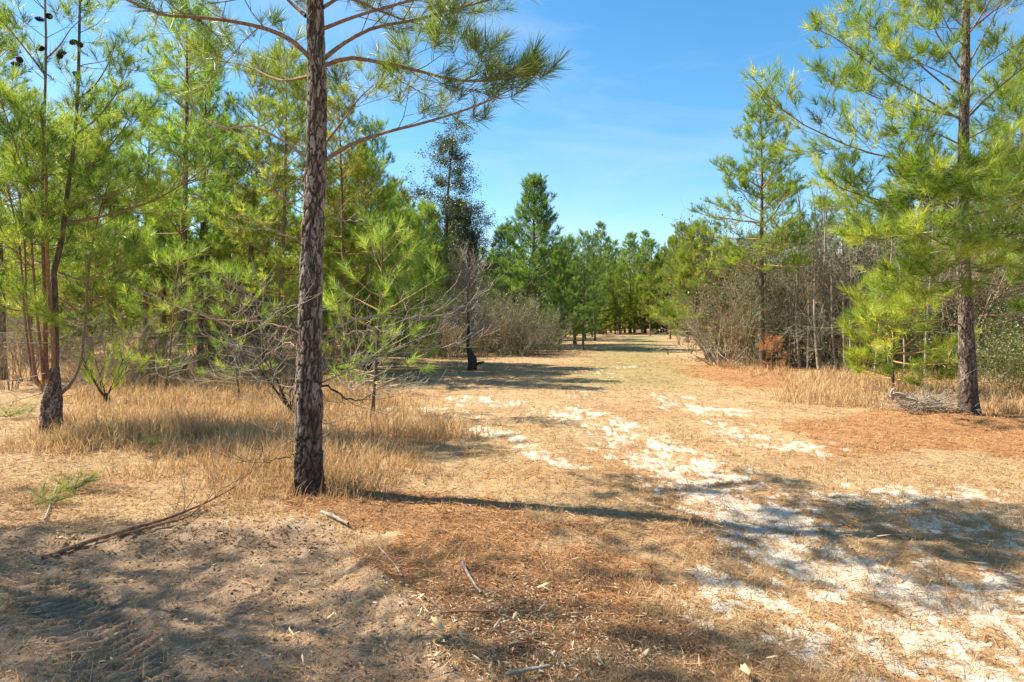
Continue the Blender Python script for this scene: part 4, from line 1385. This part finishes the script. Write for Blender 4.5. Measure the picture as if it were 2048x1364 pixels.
for px, D, s in [(1440, 27, .5), (1465, 26, .55), (1490, 25, .6), (1425, 29, .6), (1385, 33, .55), (1360, 40, .6)]:
    stand(bare_a, px, D, rr.uniform(0, 6), s, 'low bare shrub beside the forked pine at the track edge', 'low bare shrubs at the track edge', None)
for i in range(46):
    px = rr.uniform(-60, 900); D = rr.uniform(20, 36)
    if 780 < px and D < 26: D = 28
    stand((bare_a, bare_b, bare_c)[i % 3], px, D, rr.uniform(0, 6), rr.uniform(.5, .85), ('leafless brown undergrowth shrub among the pines of the left stand', 'low leafless grey undergrowth shrub among the pines of the left stand', 'undergrowth shrub with sparse small leaves among the pines of the left stand')[i % 3], ('brown undergrowth of the left stand', 'grey undergrowth of the left stand', 'sparse-leaved undergrowth of the left stand')[i % 3], None)


for px, D, s in [(150, 14, .45), (240, 15, .5), (300, 16, .55), (190, 17, .6), (330, 18, .5), (470, 18, .5), (530, 17, .5), (590, 19, .6), (650, 20, .55), (720, 20, .5), (20, 15, .5), (60, 17, .6), (440, 22, .6)]:
    stand((bare_a, bare_b)[px // 10 % 2], px, D, rr.uniform(0, 6), s, 'small leafless bush growing at the back edge of the tall dry grass', 'small bushes at the back of the dry grass', None)


for px, D, s in [(965, 27.5, .7), (1005, 28, .75), (1040, 27.5, .6), (1080, 29, .75), (1100, 31, .7), (905, 26, .7), (1025, 29.5, .9)]:
    stand((bare_b, bare_a)[px % 2], px, D, rr.uniform(0, 6), s, 'wispy bare grey shrub in front of the grey-green shrubs by the dead tree', 'wispy shrubs by the dead tree', None)


# pale bare saplings in the thicket
def bare_tree(seed, H, r, label, mat='grey', spread=.9, nb=12, hb=.3):
    rng = np.random.default_rng(seed)
    t = thing('bare_sapling', label, 'tree')
    P = trunk_path(rng, H, .05, .22)
    mt = MB(); tube(mt, P, r * (1 - P[:, 2] / H) ** .7 + .006, 7); mt.obj('trunk', [M[mat]], t)
    mc = MB()
    for i in range(nb):
        f = hb + (1 - hb) * (i + rng.random()) / nb; a = rng.uniform(0, 6.28)
        twiggy(rng, mc, at_z(P, f * H), (cos(a) * .6, sin(a) * .6, .9), spread * (1.25 - f) * rng.uniform(.7, 1.2), .012, 2, .55, 3, .3, .1)
    mc.obj('branches', [M['grey']], t, kind='stuff')
    return t


bs_a = bare_tree(71, 6.4, .045, 'pale bare sapling')
bs_b = bare_tree(72, 5.2, .038, 'pale bare sapling')
for i, (px, D, s) in enumerate([(1637, 20.5, .9), (1690, 20, .82), (1672, 20.6, .7), (1720, 20.4, .85), (1600, 21.5, .95), (1578, 22, .75), (1650, 27, 1.2), (1748, 18.6, .72), (1780, 19, .8), (1565, 29, 1.2), (1810, 18, .65), (1615, 21, .7), (1705, 19.5, .6), (1485, 24.5, .6), (1850, 17.5, .7), (1540, 25, 1.0), (1590, 24, 1.05), (1625, 24, .9), (1660, 23, 1.0), (1685, 24.5, 1.05), (1710, 23, .95), (1735, 24, 1.0), (1765, 22.5, .9), (1800, 22, .95), (1510, 28, 1.0), (1640, 22, .8)]):
    stand((bs_a, bs_b)[i % 2], px, D, rr.uniform(0, 6), s, 'pale leafless sapling with thin straight stem in the right thicket', 'pale leafless saplings in the thicket', None)


# dead grey tree with crooked black stump, left of the track
def stump_tree():
    rng = np.random.default_rng(81)
    D = 20.8; x = AX(942, D); z0 = H1(x, D) - .03
    t = thing('dead_tree', 'small bare grey tree on a crooked blackened stump left of the track', 'tree', (x, D, z0))
    P = hpath([(944, 742), (945, 722), (940, 705), (936, 690), (937, 660), (936, 610), (937, 560), (938, 500)], D, 0, (x, D, z0), 18)
    mt = MB(); tube(mt, P, np.interp(np.linspace(0, 1, 18), [0, .12, .2, .25, .4, 1], [.15, .14, .14, .10, .055, .01]), 12); mt.obj('trunk', [M['char']], t)
    mk = MB(); tube(mk, hpath([(944, 733), (955, 727), (968, 724)], D, -.2, (x, D, z0), 6), [.05, .05, .045, .04, .04, .03], 7); mk.obj('broken_limb', [M['char']], t)
    mc = MB()
    for i in range(60):
        zz = rng.uniform(.75, 3.2); a = rng.uniform(0, 6.28); e = rng.uniform(.1, .9)
        twiggy(rng, mc, at_z(P, zz), (cos(a) * cos(e), sin(a) * cos(e), sin(e)), rng.uniform(.5, 1.25) * (1.15 - .15 * zz), .017, 2, .6, 5, .35, .1)
    mc.obj('branches', [M['grey']], t, kind='stuff')


stump_tree()


# understory in the dry grass
def sprout(px, D, H, label, seed, green=True, stems=6, twig='char', lev=2, r=.03):
    rng = np.random.default_rng(seed)
    x = AX(px, D); t = thing('pine_sprout' if green else 'bare_shrub', label, 'shrub', (x, D, H1(x, D) - .02))
    mw = MB(); tips = []
    tube(mw, [[0, 0, -.05], [.01, 0, .12], [0, 0, .22]], [.07, .06, .035], 8)
    for i in range(stems):
        a = i * 2.4 + rng.uniform(-.3, .3); e = rng.uniform(.5, 1.2)
        twiggy(rng, mw, (0, 0, .12), (cos(a) * cos(e), sin(a) * cos(e), sin(e)), H * rng.uniform(.5, .9), r * rng.uniform(.4, 1), lev, .55, 3, .3, .12, 0, tips)
    mw.obj('stems', [M[twig]], t)
    if green:
        sh = [(q, unit(np.array([q[0], q[1], q[2] * .5 + .3])), rng.random(), .9) for q in tips if q[2] > H * .4]
        sh = [sh[i] for i in rng.permutation(len(sh))[:46]]
        mn = MB(); needles(mn, sh, 50, .2, .004, rng, 0, (.2, 1.0)); o = mn.obj('needles', [M['needle']], t, kind='stuff'); o.color = (1.5, 1.4, .9, 1)
    return t


sprout(212, 12.6, 1.0, 'short resprouting pine with bright needles on a blackened stub in dry grass', 91, True, 5)
sprout(268, 15.5, 2.0, 'grey twiggy shrub with few needles behind the resprouting pine', 92, True, 9, 'grey', 2, .025)
sprout(582, 11.0, 1.5, 'leafless shrub with black forked stems right behind the plated-bark pine', 93, False, 10, 'char', 3, .032)
sprout(700, 14.5, 1.7, 'small resprouting pine with sparse pale needles beyond the plated-bark pine', 94, True, 7, 'grey', 2, .02)


# ------------------------------------------------------------------ things lying on the ground
def twig_pile():
    rng = np.random.default_rng(95); D = 11.6; x = AX(1845, D)
    t = thing('twig_pile', 'heap of dead grey twigs beside the right-hand pine', 'twig pile', (x, D, H1(x, D)))
    mw = MB()
    for i in range(150):
        a = rng.uniform(0, 6.28); rad = rng.uniform(0, .55)
        p = (cos(a) * rad, sin(a) * rad * .6, .02 + .22 * rng.random() * (1 - rad * 1.2))
        b = rng.uniform(0, 6.28)
        twiggy(rng, mw, p, (cos(b), sin(b) * .7, rng.uniform(-.1, .35)), rng.uniform(.25, .6), .006, 1, .6, 3, .05, .12)
    mw.obj('twigs', [M['grey']], t, kind='stuff')
    ml = MB()
    for pts, r in (([(1780, 795), (1795, 788), (1812, 792)], .035), ([(1786, 800), (1782, 785), (1790, 776)], .02), ([(1800, 796), (1822, 798), (1835, 802)], .022)):
        pa = hpath(pts, D - .3, -.05, (x, D, H1(x, D)), 6); tube(ml, pa, [r, r * 1.1, r, r * .95, r, r * .7], 7)
    ml.obj('weathered_log', [M['dead']], t)
    mb = MB(); live_branch(rng, mb, None, (.2, 0, .15), (1, .05, .35), 1.2, .012, 5, -.15, .4, 1.4, 5); mb.obj('dead_branch', [M['grey']], t)


twig_pile()


def ground_pt(px, py, up=.01):
    x, y = G(px, py)
    return np.array([x, y, H1(x, y) + up])


def fallen_branch():
    rng = np.random.default_rng(96)
    pts = [ground_pt(px, py, u) for px, py, u in ((85, 1116, .015), (170, 1093, .02), (260, 1074, .025), (330, 1048, .035), (400, 1022, .03), (450, 1000, .05), (490, 985, .09))]
    b = pts[0].copy()
    t = thing('fallen_branch', 'long thin brown branch lying on the dirt with upturned twigs', 'branch', tuple(b))
    P = smooth_path([p - b for p in pts], 18)
    mw = MB(); tube(mw, P, np.linspace(.017, .005, 18), 8); mw.obj('stem', [M['red']], t)
    for i in range(9):
        a = rng.integers(9, 17); mw = MB()
        twiggy(rng, mw, P[a], (rng.normal(.3, .3), rng.normal(0, .3), 1), rng.uniform(.15, .42), .004, 1, .6, 3, .3, .1)
        mw.obj('twig', [M['brush']], t)
    P2 = smooth_path([p - b for p in (ground_pt(235, 1082, .02), ground_pt(320, 1062, .03), ground_pt(380, 1040, .04), ground_pt(430, 1005, .08))], 10)
    mw = MB(); tube(mw, P2, np.linspace(.010, .004, 10), 6); mw.obj('side_stem', [M['red']], t)


fallen_branch()


def stick(pts, r, mat, label, seed):
    rng = np.random.default_rng(seed)
    q = [ground_pt(*p) for p in pts]; b = q[0].copy()
    n = 12
    P = smooth_path([p - b for p in q], n); P += rng.normal(0, r * .12, P.shape)
    mb = MB(); tube(mb, P, r * (1 + .12 * rng.normal(0, .4, n)) * np.linspace(1, .7, n), 7)
    o = mb.obj('stick', [M[mat]]); o.location = b
    tag(o, label, 'stick')


stick([(643, 1037, .03), (670, 1047, .03), (695, 1056, .03)], .016, 'dead', 'short pale broken stick near the foot of the plated-bark pine', 1)
stick([(925, 1130, .03), (940, 1160, .03), (962, 1192, .03)], .010, 'dead', 'pale peeled stick pointing into the orange straw', 2)
stick([(755, 1095, .03), (785, 1130, .02), (805, 1160, .02)], .006, 'dead', 'thin pale twig at the edge of the grey dirt', 3)
stick([(835, 1190, .02), (870, 1215, .03), (895, 1232, .02)], .007, 'limb', 'thin brown stick beside the broken dirt edge', 4)
stick([(880, 1240, .04), (930, 1238, .05), (985, 1240, .05), (1000, 1230, .05)], .007, 'red', 'bent strip of bark lying across the wood chips', 5)
stick([(1010, 1355, .03), (1060, 1350, .04), (1100, 1348, .05)], .010, 'grey', 'grey broken stick among shaded wood chips', 6)
stick([(90, 1045, .02), (105, 1005, .04), (118, 975, .10)], .008, 'dead', 'pale twig stuck up beside green pine sprig', 7)
stick([(345, 865, .02), (344, 850, .12), (343, 838, .22)], .012, 'char', 'dark stub standing in tall dry grass', 8)


def sprig(px, py, n, s, label, seed):
    rng = np.random.default_rng(seed)
    p = ground_pt(px, py, .03)
    t = thing('pine_sprig', label, 'pine sprig', tuple(p))
    mw = MB(); sh = []
    for i in range(n):
        a = rng.uniform(-.6, 3.7); d = np.array([cos(a), sin(a) * .6, rng.uniform(.15, .7)])
        Q = grow_path(rng, (rng.normal(0, .06 * s), rng.normal(0, .05), 0), d, .16 * s, 4, .3, .1)
        tube(mw, Q, np.linspace(.006, .003, 4), 5); sh.append((Q[-1], d, rng.random(), 1.0))
    mw.obj('stem', [M['limb']], t)
    mn = MB(); needles(mn, sh, 60, .17 * s, .003, rng, 0, (.25, 1.1)); o = mn.obj('needles', [M['needle']], t, kind='stuff'); o.color = (1.1, 1.15, 1, 1)


sprig(150, 985, 6, 1.1, 'green pine sprig lying on brown leaf litter', 1)
sprig(95, 1010, 5, 1.0, 'flattened green pine sprig beside the pale twig', 2)
sprig(302, 895, 6, .9, 'round green needle tuft at the edge of the tall dry grass', 3)
sprig(132, 893, 5, .9, 'green needle tuft at the foot of the many-stemmed pine', 4)
sprig(22, 838, 9, 1.6, 'heap of cut green pine tops left of the many-stemmed pine', 5)
sprig(225, 880, 6, 1.0, 'dull green seedling in front of the tall dry grass', 6)


# wood chips: about 150 single ones, the smaller ones as one mass
def chip_mesh(seed):
    rng = np.random.default_rng(seed)
    L = 1.0; W = rng.uniform(.08, .24); Hh = rng.uniform(.012, .03)
    ang = np.sort(rng.uniform(0, 2 * pi, 7) * .35 + np.arange(7) * 2 * pi / 7 * .65 + .3)
    rad = rng.uniform(.45, 1.1, 7)
    o = np.stack([np.cos(ang) * rad * .55, np.sin(ang) * rad * W * .6 + np.cos(ang) * rng.uniform(-.12, .12)], 1)
    top = np.concatenate([o, Hh + rng.normal(0, .012, (7, 1)) + (o[:, :1] ** 2) * rng.uniform(-.25, .35)], 1)
    bot = top - [0, 0, Hh]
    V = np.concatenate([top, bot]); T = []
    for i in range(1, 6): T += [[0, i, i + 1], [7, 7 + i + 1, 7 + i]]
    for i in range(7): j = (i + 1) % 7; T += [[i, 7 + i, 7 + j], [i, 7 + j, j]]
    mb = MB(); mb.add(V, T, 0, (rng.random(), rng.random(), .5))
    return mb


CHIPS = [chip_mesh(s) for s in range(10)]
CH_ME = [c.mesh('wood_chip', [M['chip']], smooth=False) for c in CHIPS]
rc = np.random.default_rng(55)


def chip_spots(n):
    out = []
    while len(out) < n:
        z = rc.random()
        if z < .55: px, py = rc.normal(1010, 130), rc.normal(1235, 60)
        elif z < .75: px, py = rc.normal(1150, 170), rc.normal(1310, 30)
        elif z < .85: px, py = rc.uniform(900, 1900), rc.uniform(1000, 1364)
        else: px, py = rc.uniform(0, 700), rc.uniform(900, 1364)
        if py < 880 or py > 1420: continue
        out.append(G(px, py))
    return out


for i, (x, y) in enumerate(chip_spots(240)):
    o = bpy.data.objects.new('wood_chip', CH_ME[i % 10]); COL.objects.link(o)
    o.location = (x, y, H1(x, y) + .030 + rc.random() * .03)
    o.rotation_euler = (rc.normal(0, .35), rc.normal(0, .35), rc.uniform(0, 6.28))
    o.scale = (float(np.clip(rc.lognormal(-2.8, .42), .03, .14)),) * 3
    v = rc.uniform(.7, 1.25); o.color = (v, v, v, 1)
    tag(o, 'pale splintered wood chip lying on pine straw or dirt', 'wood chip', 'wood chips scattered on the ground')
mb = MB()
for i, (x, y) in enumerate(chip_spots(3500)):
    V = np.concatenate(CHIPS[i % 10].V) * rc.uniform(.02, .055)
    a = rc.uniform(0, 6.28); b = rc.normal(0, .3)
    Rz = np.array([[cos(a), -sin(a), 0], [sin(a), cos(a), 0], [0, 0, 1]]); Rx = np.array([[1, 0, 0], [0, cos(b), -sin(b)], [0, sin(b), cos(b)]])
    mb.add(V @ (Rz @ Rx).T + [x, y, H1(x, y) + .02], np.concatenate(CHIPS[i % 10].T), 0, (rc.random(), rc.random(), .5))
o = mb.obj('small_wood_chips', [M['chip']], kind='stuff', smooth=False)
o['label'] = 'small splinters and chips strewn over straw and dirt'; o['category'] = 'wood chips'

tot = sum(len(m.polygons) for m in bpy.data.meshes)
print('TOTAL unique tris', tot, 'objects', len(bpy.data.objects))
